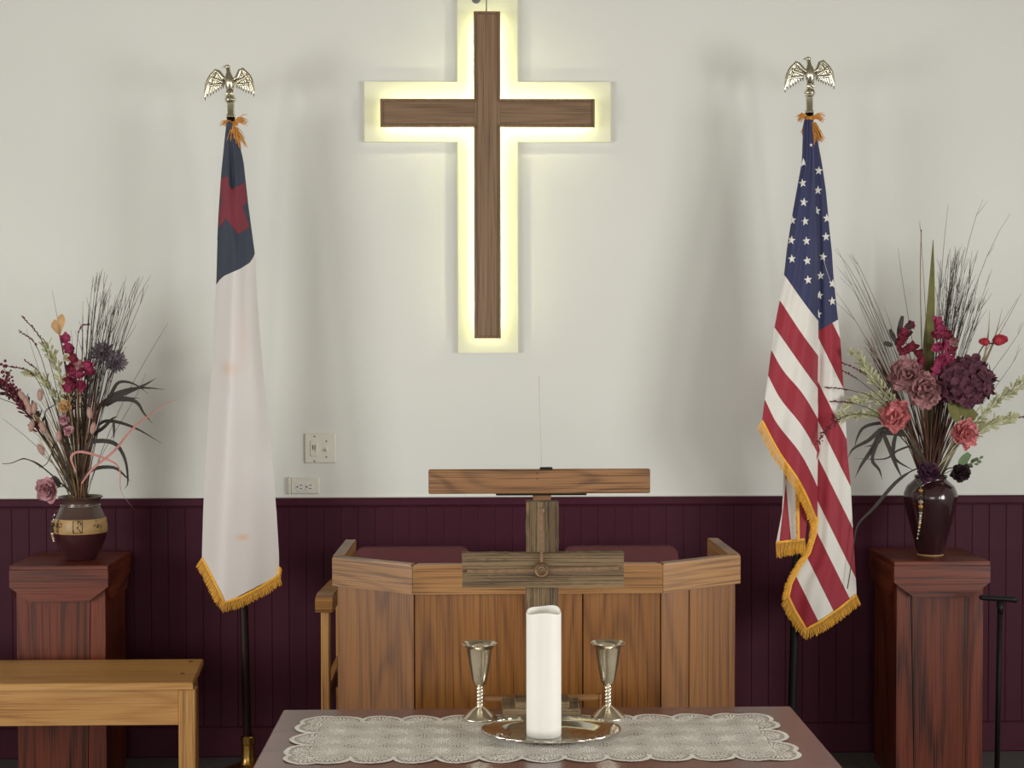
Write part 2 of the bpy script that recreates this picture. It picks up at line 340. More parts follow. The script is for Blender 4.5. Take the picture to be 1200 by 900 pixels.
# ------------------------------------------------------------------ wall plates
pY = WALLY
x0, x1, z0, z1 = wr(356.5, 507.5, 394, 543, pY - .008)
t = thing('switch_plate', ((x0 + x1) / 2, pY, z0), 'square ivory double switch plate on the white wall', 'switch')
MB().b2((x0, pY - .008, z0), (x1, pY + .001, z1), .004).build('plate', M['plate'], t)
a = W(368, 526, pY - .01); MB().b2((a.x - .014, pY - .011, a.z - .028), (a.x + .014, pY - .006, a.z + .03), .002).build('slider_frame', M['plate'], t)
sl = MB()
for dx in (-.004, .004): sl.b2((a.x + dx - .0013, pY - .0125, a.z - .002), (a.x + dx + .0013, pY - .010, a.z + .014), 0)
sl.build('slider_slot', M['slot'], t)
MB().b2((a.x + .0065, pY - .019, a.z - .008), (a.x + .0125, pY - .01, a.z - .002), .001).build('slider_knob', M['plate'], t)
a = W(382.5, 526, pY - .01); MB().b2((a.x - .005, pY - .0095, a.z - .012), (a.x + .005, pY - .007, a.z + .012), 0).build('toggle_slot', M['trimw'], t)
MB().box((a.x, pY - .014, a.z - .004), (.007, .014, .009), .002, Matrix.Rotation(.5, 3, 'X')).build('toggle', M['plate'], t)
for (px, py) in ((368.5, 511.5), (368.5, 540.5), (382.5, 517), (382.5, 535.5)):
    a = W(px, py, pY - .008); MB().tube([(a.x, pY - .0095, a.z), (a.x, pY - .007, a.z)], .0028, 8).build('screw', M['slot'], t)
x0, x1, z0, z1 = wr(340.5, 560, 374.5, 579, pY - .008)
t = thing('outlet_plate', ((x0 + x1) / 2, pY, z0), 'ivory double outlet plate lying sideways just above the chair rail', 'outlet')
MB().b2((x0, pY - .008, z0), (x1, pY + .001, z1), .004).build('plate', M['plate'], t)
MB().b2((x0 - .010, pY - .014, z0 - .001), (x0 + .0005, pY, z1 + .003), .003).build('side_raceway', M['plate'], t)
for px in (351.5, 362.5):
    a = W(px, 570.5, pY - .009); r = MB().tube([(a.x, pY - .0105, a.z), (a.x, pY - .007, a.z)], .0165, 20).build('receptacle', M['trimw'], t)
    s_ = MB(); s_.b2((a.x - .001, pY - .0112, a.z + .005), (a.x + .009, pY - .010, a.z + .0075), 0).b2((a.x - .001, pY - .0112, a.z - .0075), (a.x + .008, pY - .010, a.z - .005), 0).tube([(a.x - .0095, pY - .0112, a.z), (a.x - .0095, pY - .01, a.z)], .003, 8)
    s_.build('socket_slot', M['slot'], r)

# ------------------------------------------------------------------ pedestals
def pedestal(xl, label):
    w = .328; y0, y1 = 5.15, 5.49; zt = .763; xc = xl + w / 2
    t = thing('pedestal', (xc, (y0 + y1) / 2, 0), label, 'pedestal', 'red oak pedestals by the wall')
    zs = zt - .072; zc = zt - .122; i = .016; cxx = .066
    MB().b2((xl, y0, zt - .016), (xl + w, y1, zt), .002).build('top', M['ped_x'], t)
    MB().prism([(xl, zt - .016), (xl, zs), (xl + cxx, zc), (xl + w - cxx, zc), (xl + w, zs), (xl + w, zt - .016)], 'y', y0, y0 + .02).build('front_fascia', M['ped_x'], t)
    MB().prism([(xl, zt - .016), (xl, zs), (xl + cxx, zc), (xl + w - cxx, zc), (xl + w, zs), (xl + w, zt - .016)], 'y', y1 - .02, y1).build('back_fascia', M['ped_x'], t)
    for xa in (xl, xl + w - .02):
        MB().prism([(y0 + .0205, zt - .016), (y0 + .0205, zs), (y0 + cxx, zc), (y1 - cxx, zc), (y1 - .0205, zs), (y1 - .0205, zt - .016)], 'x', xa, xa + .02).build('side_fascia', M['ped_y'], t)
    # upright boards, the front in three with a tapering centre
    a, b = xl + i, xl + w - i; yf = y0 + .022; zb = .0; c0, c1 = xl + cxx - .004, xl + w - cxx + .004
    MB().prism([(a, zb), (c0 + .016, zb), (c0, zs + .03), (a, zs + .03)], 'y', yf + .003, yf + .02).build('front_board', M['ped_z'], t)
    MB().prism([(c0 + .0175, zb), (c1 - .0175, zb), (c1 - .0015, zs + .03), (c0 + .0015, zs + .03)], 'y', yf, yf + .02).build('front_board', M['ped_z'], t)
    MB().prism([(c1 - .016, zb), (b, zb), (b, zs + .03), (c1, zs + .03)], 'y', yf + .003, yf + .02).build('front_board', M['ped_z'], t)
    for xa in (a, b - .018): MB().b2((xa, yf + .0205, zb), (xa + .018, y1 - .022, zs + .03), .002).build('side_board', M['ped_z'], t)
    MB().b2((a + .019, y1 - .04, zb), (b - .019, y1 - .022, zs + .03), .002).build('back_board', M['ped_z'], t)
pedestal(W(10.6, 661, 5.15).x, 'red oak pedestal behind the light oak bench, holding the banded vase')
pedestal(W(1048, 658, 5.15).x, 'red oak pedestal right of the striped flag, holding the tall dark vase')
PTOP = .763

# ------------------------------------------------------------------ bench
bt = W(205, 800, 4.72).z; b0 = W(207, 800, 4.72); bx = W(228, 800, 4.72).x
t = thing('bench', (bx - .75, 4.9, 0), 'light oak bench with a pegged plank top in front of the pedestal', 'bench')
BL = bx - 1.55; xr = bx + .004; y0, y1 = 4.72, 5.075
mb = MB(); xf, xb_ = W(226, 799, y0 - .006).x, W(238.5, 771.5, y1).x
mb.add([(BL, y0 - .006, bt - .02), (xf, y0 - .006, bt - .02), (xb_, y1, bt - .02), (BL, y1, bt - .02), (BL, y0 - .006, bt - .004), (xf, y0 - .006, bt - .004), (xb_, y1, bt - .004), (BL, y1, bt - .004), (BL + .004, y0 - .002, bt), (xf - .004, y0 - .002, bt), (xb_ - .004, y1 - .004, bt), (BL + .004, y1 - .004, bt)],
       [[3, 2, 1, 0], [8, 9, 10, 11]] + [[a + j_, a + (j_ + 1) % 4, a + 4 + (j_ + 1) % 4, a + 4 + j_] for a in (0, 4) for j_ in range(4)])
mb.build('top_board', M['bench_x'], t)
MB().b2((BL + .1, y0 + .014, bt - .135), (xr - .056, y0 + .036, bt - .0205), .002).build('apron', M['bench_x'], t)
MB().b2((BL + .1, y1 - .036, bt - .135), (xr - .056, y1 - .016, bt - .0205), .002).build('apron', M['bench_x'], t)
for xa in (xr - .055, BL + .05):
    for ya in (y0 + .004, y1 - .05):
        if ya > y0 + .1 and xa > BL + .1: xa -= .06
        MB().b2((xa, ya, 0), (xa + .054, ya + .046, bt - .0205), .004).build('leg', M['bench_z'], t)
    MB().b2((xa + .012, y0 + .051, bt - .13), (xa + .042, y1 - .051, bt - .06), .002).build('end_rail', M['bench_y'], t)
for (px, py) in ((223.5, 775), (214, 789)):
    d = (1.51 - bt); Y = d * FPX / (py - VPY); a = W(px, py, Y); MB().tube([(a.x, a.y, bt - .002), (a.x, a.y, bt + .0012)], .0075, 10).build('peg', M['dowel'], t)

# ------------------------------------------------------------------ chairs behind the pulpit
def chair(xc, label, group):
    yb = 5.36; t = thing('armchair', (xc, 5.1, 0), label, 'chair', group)
    zt = W(600, 641.5, yb).z; w = .40
    bk = MB(); pts = []
    for (cx_, cz_, a0) in ((xc + w / 2 - .03, zt - .03, 0), (xc - w / 2 + .03, zt - .03, 90)):
        for q in range(5): a = math.radians(a0 + q * 22.5); pts.append((cx_ + .03 * math.cos(a), cz_ + .03 * math.sin(a)))
    pts += [(xc - w / 2, .46), (xc + w / 2, .46)]
    bk.prism(pts, 'y', yb, yb + .045).build('backrest', M['redvinyl'], t)
    MB().b2((xc - .225, 4.86, .40), (xc + .225, yb - .005, .47), .015).build('seat', M['redvinyl'], t)
    for s in (-1, 1):
        xa = xc + s * .252; za = W(600, 697, 4.80).z
        MB().prism([(yb + .02, za - .06), (yb + .02, za - .03), (4.86, za - .0), (4.80, za - .004), (4.785, za - .02), (4.79, za - .05), (4.83, za - .055)], 'x', xa - .027, xa + .027).build('armrest', M['oak_y'], t)
        MB().b2((xa - .014, 4.83, 0), (xa + .014, 4.875, za - .056), .004).build('leg', M['bench_z'], t)
        MB().b2((xa - .014, yb - .02, 0), (xa + .014, yb + .019, za - .062), .004).build('leg', M['bench_z'], t)
        MB().b2((xa - .011, 4.876, .36), (xa + .011, yb - .021, .42), .003).build('side_rail', M['bench_y'], t)
        MB().b2((min(xa, xc + s * .19), yb + .0, .5), (max(xa, xc + s * .19), yb + .02, .54), .003).build('back_rail', M['bench_x'], t)
chair((W(418, 650, 5.36).x + W(548, 650, 5.36).x) / 2, 'oak armchair with maroon padded back, its arm showing left of the pulpit', 'armchairs behind the pulpit')
chair((W(663, 650, 5.36).x + W(793, 650, 5.36).x) / 2, 'maroon padded armchair behind the right half of the pulpit', 'armchairs behind the pulpit')

# ------------------------------------------------------------------ pulpit
fl = W(483, 662, 3.95); frt = W(777, 662, 3.95); zt = fl.z; dz = 1.51 - zt
Yw = 4.107; Yb = 4.47
P = [(W(389, 652, Yw).x + .006, Yb), (W(389, 652, Yw).x, Yw), (fl.x, 3.95), (frt.x, 3.95), (W(868, 652, Yw).x, Yw), (W(868, 652, Yw).x - .006, Yb)]
t = thing('pulpit', ((fl.x + frt.x) / 2, 4.2, 0), 'wide oak pulpit with angled wings standing behind the table', 'pulpit')
def offset(poly, d):
    r = []
    for i, p in enumerate(poly):
        ns = []
        if i > 0: e = Vector(p) - Vector(poly[i - 1]); ns.append(Vector((-e.y, e.x)).normalized())
        if i < len(poly) - 1: e = Vector(poly[i + 1]) - Vector(p); ns.append(Vector((-e.y, e.x)).normalized())
        n = sum(ns, Vector((0, 0))); n = n / n.length / max(.3, (n / n.length).dot(ns[0])); r.append(tuple(Vector(p) + n * d))
    return r
ci = offset(P, .03); ch = .077
for i in range(5):
    g = .0006; a, b, c, d = Vector(P[i]), Vector(P[i + 1]), Vector(ci[i + 1]), Vector(ci[i]); u = (b - a).normalized() * g
    mb = MB(); q = [a + u, b - u, c - u, d + u]
    cc = sum(q, Vector((0, 0))) / 4; q2 = [p + (cc - p).normalized() * .006 for p in q]
    vs = [(p.x, p.y, zt - ch) for p in q] + [(p.x, p.y, zt - .005) for p in q] + [(p.x, p.y, zt) for p in q2]
    mb.add(vs, [[3, 2, 1, 0]] + [[k0 + j, k0 + (j + 1) % 4, k0 + 4 + (j + 1) % 4, k0 + 4 + j] for k0 in (0, 4) for j in range(4)] + [[8, 9, 10, 11]])
    mb.build('cap_rail', M['oak_x'] if i in (1, 2, 3) else M['oak_y'], t)
o1 = offset(P, .013); o2 = offset(P, .029)
splits = {0: [0, 1], 1: [0, 1], 2: [0, .457, .683, 1], 3: [0, .37, 1], 4: [0, 1]}
for i in range(5):
    for s0, s1 in zip(splits[i], splits[i][1:]):
        a, b = Vector(o1[i]), Vector(o1[i + 1]); c, d = Vector(o2[i + 1]), Vector(o2[i])
        e0 = .0012; pa, pb, pc, pd = a.lerp(b, s0), a.lerp(b, s1), d.lerp(c, s1), d.lerp(c, s0); u = (b - a).normalized() * e0
        q = [pa + u * 2, pb - u * 2, pb - u + (pc - pb) * .2, pc - u, pd + u, pa + u + (pd - pa) * .2]
        MB().prism([tuple(p) for p in q], 'z', .0, zt - ch - .0005).build('panel_board', M['oak_z'], t)
# inner shelf of the pulpit
MB().prism([tuple(Vector(p)) for p in offset(P, .031)], 'z', .62, .64).build('shelf', M['oak_x'], t)
# lectern board on its stem behind the pulpit front
Yl = 4.2; x0, x1, z0, z1 = wr(502, 550.5, 762, 578, Yl)
t = thing('reading_stand', ((x0 + x1) / 2, Yl + .1, 0), 'brown oak reading board on a dark stem rising behind the pulpit', 'lectern')
MB().b2((x0, Yl, z0), (x1, Yl + .02, z1), .003).build('front_board', M['board_x'], t)
R = Matrix.Rotation(math.radians(1.5), 3, 'X')
MB().box(((x0 + x1) / 2, Yl + .145, z0 + .028), (x1 - x0 - .02, .245, .016), .002, R).build('desk_board', M['board_x'], t)
a, b = W(581, 580, Yl + .05).x, W(687, 580, Yl + .05).x
MB().b2((a, Yl + .03, z0 - .008), (b, Yl + .2, z0 + .012), .002).build('bracket', M['bplast'], t)
a = W(635, 580, Yl + .1).x
MB().tube([(a, Yl + .1, .645), (a, Yl + .1, z0 - .006)], .014, 12).build('stem', M['black'], t)
MB().b2((a - .025, Yl + .08, z0 - .03), (a + .025, Yl + .12, z0 - .007), .003).build('stem_block', M['board_x'], t)
MB().b2((a - .1, Yl + .01, .641), (a + .1, Yl + .19, .652), .003).build('foot_plate', M['black'], t)
c = W(640, 549.5, Yl + .01)
MB().b2((c.x - .017, Yl - .001, z1 - .001), (c.x + .017, Yl + .022, z1 + .005), .001).build('clip', M['bplast'], t)
MB().tube(spline([W(634.5, 549, Yl + .01), W(634, 520, Yl + .01), W(632.5, 480, Yl + .01), W(631.5, 440, Yl + .01)]), .0006, 5).build('antenna_wire', mat('grey wire', (168, 164, 158), .5, var=.05), t)
for py in (555, 561):
    c = W(629.5, py, Yl); MB().tube([(c.x, Yl - .0006, c.z), (c.x, Yl + .003, c.z)], .0024, 8).build('screw', M['dowel'], t)

# ------------------------------------------------------------------ communion table and what stands on it
TZ = 1.51 - .879
tx0, tx1 = -.468, .752; ty0, ty1 = 3.03, 3.66
t = thing('communion_table', ((tx0 + tx1) / 2, (ty0 + ty1) / 2, LOW), 'dark reddish wooden table under the lace runner', 'table')
MB().b2((tx0, ty0, TZ - .035), (tx1, ty1, TZ), .004).build('table_top', M['table_x'], t)
for xa in (tx0 + .06, tx1 - .13):
    for ya in (ty0 + .05, ty1 - .12): MB().b2((xa, ya, LOW), (xa + .07, ya + .07, TZ - .0355), .005).build('leg', M['table_z'], t)
for ya in (ty0 + .07, ty1 - .09): MB().b2((tx0 + .131, ya, TZ - .14), (tx1 - .131, ya + .022, TZ - .0355), .002).build('apron', M['table_x'], t)
for xa in (tx0 + .08, tx1 - .1): MB().b2((xa, ty0 + .121, TZ - .14), (xa + .022, ty1 - .121, TZ - .0355), .002).build('apron', M['table_z'], t)
# lace runner: thread cells kept or dropped, scalloped edge
lx0, lx1, ly0, ly1 = -.405, .677, 3.185, 3.578
du, dv = .0019, .0024; ext = .04
nu_, nv_ = int((lx1 - lx0 + 2 * ext) / du), int((ly1 - ly0 + 2 * ext) / dv)
mb = MB(); vid = {}
def lv(i, j):
    if (i, j) not in vid:
        vid[(i, j)] = len(mb.v); x = lx0 - ext + i * du; y = ly0 - ext + j * dv
        mb.v.append(Vector((x, y, TZ + .0016 + .0008 * math.sin(x * 61 + 2 * math.sin(y * 40)))))
    return vid[(i, j)]
nsx = 11; px_ = (lx1 - lx0 - .09) / nsx; nsy = 3; py_ = (ly1 - ly0 - .09) / nsy; LX, LY = lx1 - lx0, ly1 - ly0
SCAL = [(.045 + (q + .5) * px_, yy, px_ * .56, .05) for q in range(nsx) for yy in (.042, LY - .042)] + [(xx, .045 + (q + .5) * py_, .055, py_ * .56) for q in range(nsy) for xx in (.042, LX - .042)] + [(xx, yy, .052, .05) for xx in (.044, LX - .044) for yy in (.042, LY - .042)]
for i in range(nu_):
    for j in range(nv_):
        u = (i + .5) * du - ext; v = (j + .5) * dv - ext
        sc = None
        if .045 <= u <= LX - .045 and .045 <= v <= LY - .045:
            mx_ = ((u - .045) % .0792) / .0792 - .5; my_ = ((v - .045) % .085) / .085 - .5
            rr = math.hypot(mx_, my_); th = math.atan2(my_, mx_)
            if rr < .17 + .17 * math.cos(4 * th) ** 2: keep = not ((i + 3 * (j // 2)) % 6 == 0 and j % 2 == 0)
            elif rr > .55: keep = not ((i + (j // 2) * 2) % 4 < 2 and j % 4 != 3)
            else: keep = not ((i + (j // 2) * 2) % 4 < 2 and j % 2 == 0)
        else:
            best = 9
            for (qx, qy, ax, ay) in SCAL:
                dx_, dy_ = (u - qx) / ax, (v - qy) / ay
                if abs(dx_) > 1 or abs(dy_) > 1: continue
                d2 = dx_ * dx_ + dy_ * dy_
                if d2 < best: best = d2; th = math.atan2(dy_, dx_)
            if best > 1: continue
            keep = best > .66 or (best < .42 and (math.sin(th * 18) > -.45 or (i + j) % 3 == 0)) or (.42 <= best <= .66 and (i + (j // 2) * 2) % 4 < 2)
        if keep: mb.f.append([lv(i, j), lv(i + 1, j), lv(i + 1, j + 1), lv(i, j + 1)]); mb.m.append(0)
tag(rebase(mb.build('lace_runner', M['lace']), ((lx0 + lx1) / 2, (ly0 + ly1) / 2, TZ)), 'ecru crocheted lace runner with scalloped edge on the dark table', 'table runner')
LZ = TZ + .003
# tray
tc_ = W(645.5, 864, 3.40); tcx = tc_.x; tcy = 3.385
t = thing('serving_tray', (tcx, tcy, LZ), 'oval polished silver tray under the white candle', 'tray')
A = .156
pr = [(.0, .002), (.098, .002), (.106, .004), (.122, .012), (.128, .013), (.150, .0155), (.154, .017), (.156, .0155), (.155, .013), (.128, .010), (.11, .002), (.10, 0), (0, 0)]
MB().lathe([(r, LZ - TZ + TZ + z) for r, z in pr], (tcx, tcy, 0), 64, sx=1, sy=.74).build('dish', M['tray'], t, True)
rp = [(tcx + .154 * math.cos(a * math.pi / 60), tcy + .154 * .74 * math.sin(a * math.pi / 60), LZ + .0165) for a in range(121)]
MB().tube(rp, [.0022 + .0009 * math.sin(i * 2.1) for i in range(121)], 6, cap=False).build('beaded_rim', M['tray'], t, True)
# candle
cc = W(637.7, 874, 3.37); cr = .0388; cz = LZ + .0022; ctz = W(637, 718.5, 3.37).z
t = thing('pillar_candle', (cc.x, 3.385, cz), 'tall white pillar candle standing on the silver tray', 'candle')
h = ctz - cz; n = 40
def lip(a, k): return 1
mb = MB(); prof = [(cr * .97, 0), (cr, .003), (cr, .02), (cr, h * .5), (cr, h - .006)]
mb.lathe(prof, (cc.x, 3.385, cz), n); mb.f = mb.f[:-1]; mb.m = mb.m[:-1]
base = len(mb.v) - n
rings = [(1, .0), (.975, .004), (.93, .004), (.86, -.004), (.5, -.009), (0.06, -.011)]
vs = []
for r, z in rings:
    for i in range(n):
        a = 2 * math.pi * i / n; lipz = .009 * max(0, math.cos(a - 1.35)) ** 2 + .003 * math.sin(3 * a) if r > .8 else 0
        vs.append((cc.x + cr * r * math.cos(a), 3.385 + cr * r * math.sin(a), cz + h - .006 + z + (lipz if r < 1 else lipz * .8) + .003))
fs = []
for kx in range(len(rings) - 1):
    for i in range(n): j = (i + 1) % n; fs.append([kx * n + i, kx * n + j, (kx + 1) * n + j, (kx + 1) * n + i])
fs.append([(len(rings) - 1) * n + i for i in range(n)])
o = len(mb.v); mb.add(vs, fs)
for i in range(n): j = (i + 1) % n; mb.f.append([base + i, base + j, o + j, o + i]); mb.m.append(0)
mb.build('wax_body', M['wax'], t, True, 28)
MB().tube([(cc.x, 3.385, cz + h - .016), (cc.x + .001, 3.385, cz + h - .006)], .0012, 6).build('wick', M['slot'], t)
# goblets
def goblet(px, label):
    gy = 3.548; x = W(px, 846, gy).x; g = thing('goblet', (x, gy, LZ), label, 'goblet', 'silver goblets flanking the candle')
    k = gy / FPX
    base = [(0, 0), (20, 0), (20.5, .8), (20, 1.8), (17, 4.5), (12, 9), (7.5, 12.5), (5, 14.5), (0, 15)]
    MB().lathe([(r * k, z * k) for r, z in base], (x, gy, LZ), 32).build('foot', M['silver'], g, True, 60)
    tw = MB()
    for ph in (0, math.pi):
        tw.tube([(x + 2.2 * k * math.cos(ph + q * .6), gy + 2.2 * k * math.sin(ph + q * .6), LZ + (13.5 + q * .8) * k) for q in range(33)], 2.4 * k, 8)
    tw.build('twisted_stem', M['silver'], g, True)
    bowl = [(0, 40), (3.5, 40), (5, 41.5), (7.4, 44), (9, 49), (10.2, 57), (13, 74), (15.2, 90), (16.5, 93), (20.5, 96), (21, 97), (20.5, 97.4), (16, 94.5), (14.4, 90), (12.2, 74), (9.4, 57), (7, 48), (0, 45)]
    MB().lathe([(r * k, (z - 40) * .9 * k + 37.5 * k) for r, z in bowl], (x, gy, LZ), 40, wob=lambda a, kk: 1 + (.03 * math.cos(10 * a) if kk in (9, 10, 11) else 0)).build('bowl', M['silver'], g, True, 50)
goblet(562.3, 'tarnished silver goblet with twisted stem, left of the candle')
goblet(712.3, 'tarnished silver goblet with twisted stem, right of the candle')
# weathered cross
wy = 3.53; xc = W(636, 700, wy).x
t = thing('table_cross', (xc, wy + .03, LZ), 'weathered grey barn-wood cross with iron nails behind the candle', 'cross')
x0, x1, z0, z1 = wr(617, 588.5, 655, 830, wy); hx0, hx1, hz0, hz1 = wr(541.5, 648, 730.5, 687, wy)
def rough_board(lo, hi, ma, nm, ax, amp=.0011):
    lo, hi = Vector(lo), Vector(hi); n = 26; mb = MB(); L = [hi[i] - lo[i] for i in range(3)]
    ci = {'z': (0, 1, 2), 'x': (2, 1, 0)}[ax]; u0, v0, w0 = ci
    ring = [(0, 0), (.25, 0), (.5, 0), (.75, 0), (1, 0), (1, 1), (.5, 1), (0, 1)]
    amps = [[random.uniform(-1, 1) for _ in range(n + 1)] for _ in ring]
    for i in range(n + 1):
        for q, (a, b) in enumerate(ring):
            p = [0, 0, 0]; p[u0] = lo[u0] + L[u0] * a; p[v0] = lo[v0] + L[v0] * b; p[w0] = lo[w0] + L[w0] * i / n + (random.uniform(-.001, .001) if i in (0, n) else 0)
            if q in (0, 4, 5, 7): p[u0] += amps[q][i] * amp * .8
            p[v0] += amps[q][i] * amp * .7
            mb.v.append(Vector(p))
    m = len(ring)
    for i in range(n):
        for q in range(m): mb.f.append([i * m + q, i * m + (q + 1) % m, (i + 1) * m + (q + 1) % m, (i + 1) * m + q]); mb.m.append(0)
    mb.f += [list(range(m)), [n * m + q for q in range(m)]]; mb.m += [0, 0]
    bmx = bmesh.new(); 
    o = mb.build(nm, ma, t); bmx.from_mesh(o.data); bmesh.ops.recalc_face_normals(bmx, faces=bmx.faces); bmx.to_mesh(o.data); bmx.free(); return o
rough_board((x0, wy + .004, LZ + .03), (x1, wy + .042, z1), M['grey_z'], 'upright', 'z')
rough_board((hx0, wy - .010, hz0), (hx1, wy + .022, hz1), M['grey_x'], 'crossbar', 'x')
ny = wy - .014
def nail(p, q, r=.0056):
    a, b = Vector(p), Vector(q); d = (b - a).normalized(); nb = MB(); nb.tube([a, a.lerp(b, .5), b], [r * .85, r, r], 4); nb.box(b, (.011, .008, .011), .002); nb.build('nail', M['iron'], t)
c = W(634.5, 668, ny)
nail(c, W(550, 669.5, ny)); nail(c, W(722, 665.5, ny)); nail(W(634.5, 666, ny), W(634.5, 598, ny), .0052)
MB().tube([(c.x, ny + .006, c.z - .015), (c.x, ny + .012, c.z - .035)], .0045, 6).build('nail', M['iron'], t)
MB().lathe([(.0, 0), (.012, 0), (.0165, .002), (.0175, .006), (.0165, .009), (.0125, .010), (.011, .007), (0.004, .006), (0, .009)], (0, 0, 0), 24)
md = MB(); prof = [(.0, .012), (.003, .012), (.0045, .009), (.010, .008), (.0115, .011), (.0155, .012), (.0185, .008), (.0185, 0), (0, 0)]
n = 24
for (r, z) in prof:
    for i in range(n): a = 2 * math.pi * i / n; md.v.append(Vector((c.x + r * math.cos(a), wy - .009 - z, c.z + r * math.sin(a))))
for kx in range(len(prof) - 1):
    for i in range(n): j = (i + 1) % n; md.f.append([kx * n + i, kx * n + j, (kx + 1) * n + j, (kx + 1) * n + i]); md.m.append(0)
md.build('medallion', mat('aged bronze', (124, 100, 74), .45, .7, var=.2, vscale=120), t, True, 40)
bx0_, bx1_, _, _ = wr(589.5, 830, 680.5, 850, wy - .01)
rough_board((bx0_, wy - .02, LZ), (bx1_, wy + .09, LZ + .03), M['grey_x'], 'base_board', 'x')
a, b, _, _ = wr(604, 822, 667, 834, wy - .01)
rough_board((a, wy - .012, LZ + .03), (x0 - .0008, wy + .06, LZ + .045), M['grey_x'], 'base_cleat', 'x'); rough_board((x1 + .0008, wy - .012, LZ + .03), (b, wy + .06, LZ + .045), M['grey_x'], 'base_cleat', 'x')
a, b = W(565, 826, wy + .1).x, W(703, 826, wy + .1).x
MB().b2((a, wy + .091, LZ + .022), (b, wy + .103, LZ + .036), .001).b2((b - .003, wy + .089, LZ - .001), (b + .003, wy + .105, LZ + .038), .001).b2((a - .003, wy + .089, LZ - .001), (a + .003, wy + .105, LZ + .038), .001).build('back_foot', M['oak_x'], t)

# ------------------------------------------------------------------ T-handled stand at right
t0 = W(1172, 704, 5.03)
t = thing('handle_stand', (t0.x, 5.03, 0), 'black T-handled metal stand right of the right pedestal', 'stand')
pb = Vector((W(1168, 890, 5.03).x, 5.03, 0))
MB().tube([pb + Vector((0, 0, .01)), t0], .0085, 10).build('pole', M['black'], t, True)
MB().tube([W(1172, 720, 5.03), W(1172.2, 706, 5.03)], [.0085, .013], 10).build('collar', M['bplast'], t, True)
MB().tube([W(1148, 700, 5.03), W(1151, 700.3, 5.03), W(1186, 702.5, 5.03), W(1190, 702.8, 5.03), W(1192, 703, 5.03)], [.006, .0085, .0095, .011, .008], 10).build('handle', M['bplast'], t, True)
MB().lathe([(.10, 0), (.10, .008), (.02, .02), (.012, .03)], (pb.x, 5.03, 0), 24).build('foot', M['black'], t, True, 40)

# ------------------------------------------------------------------ flags on their stands
STAND_L = Vector((W(291, 890, 5.3).x, 5.3, 0)); STAND_R = Vector((W(926, 890, 5.3).x, 5.3, 0))
M['satin'] = white_satin()
def cloth_grid(cols, rows, fn, D, mats, mb, mfn):
    """fn(s,r)->(px,py); D(px,py,s)->depth"""
    base = len(mb.v)
    for r in rows:
        for c in cols:
            px, py = fn(c, r); mb.v.append(W(px, py, D(px, py, c)))
    n = len(cols)
    for i in range(len(rows) - 1):
        for j in range(n - 1):
            mb.f.append([base + i * n + j, base + i * n + j + 1, base + (i + 1) * n + j + 1, base + (i + 1) * n + j]); mb.m.append(mfn((cols[j] + cols[j + 1]) / 2, (rows[i] + rows[i + 1]) / 2))
def fringe(edge, D, parent, name='fringe', length=12, step=1.25, mt='fringe', left=False):
    """edge: pixel polyline along the hem; strands hang outward and down"""
    mb = MB(); hb = MB(); pts = []
    for (a, b) in zip(edge, edge[1:]):
        L = math.dist(a, b); m = max(1, int(L / step))
        for i in range(m):
            u = i / m; ex, ey = b[0] - a[0], b[1] - a[1]; nx, ny_ = -ey / L, ex / L
            if ny_ < 0 and not left: nx, ny_ = -nx, -ny_
            pts.append((a[0] + ex * u, a[1] + ey * u, nx, ny_))
    pts.append((edge[-1][0], edge[-1][1], pts[-1][2], pts[-1][3]))
    sm = []
    for i, p in enumerate(pts):
        w = pts[max(0, i - 6):i + 7]; sm.append((p[0], p[1], sum(q[2] for q in w) / len(w), sum(q[3] for q in w) / len(w)))
    for i, (x, y, nx, ny_) in enumerate(sm):
        dx, dy = nx * .6, ny_ * .6 + .5; l = math.hypot(dx, dy); dx /= l; dy /= l
        for lay in (0, 1):
            LL = length * random.uniform(.82, 1.05); Y = D(x, y) - .003 + lay * .004; jx = random.uniform(-.6, .6)
            p0 = W(x, y, Y); p1 = W(x + dx * LL * .55 + jx * .3, y + dy * LL * .55, Y - random.uniform(0, .004)); p2 = W(x + dx * LL + jx, y + dy * LL, Y - random.uniform(-.003, .004))
            mb.tube([p0, p1, p2], [.0011, .0015, .001], 4, cap=False)
    # woven heading band
    n = len(sm)
    for (x, y, nx, ny_) in sm:
        for (o, dd) in ((-1.3, -.0035), (0.2, -.0045), (1.3, -.0035), (1.3, .001), (-1.3, .001)):
            px, py = x + nx * o, y + ny_ * o; hb.v.append(W(px, py, D(x, y) + dd))
    for i in range(n - 1):
        for q in range(5): hb.f.append([i * 5 + q, i * 5 + (q + 1) % 5, (i + 1) * 5 + (q + 1) % 5, (i + 1) * 5 + q]); hb.m.append(0)
    o = mb.build(name, M[mt], parent); o['kind'] = 'stuff'; hb.build('fringe_band', M[mt], o)
    return o
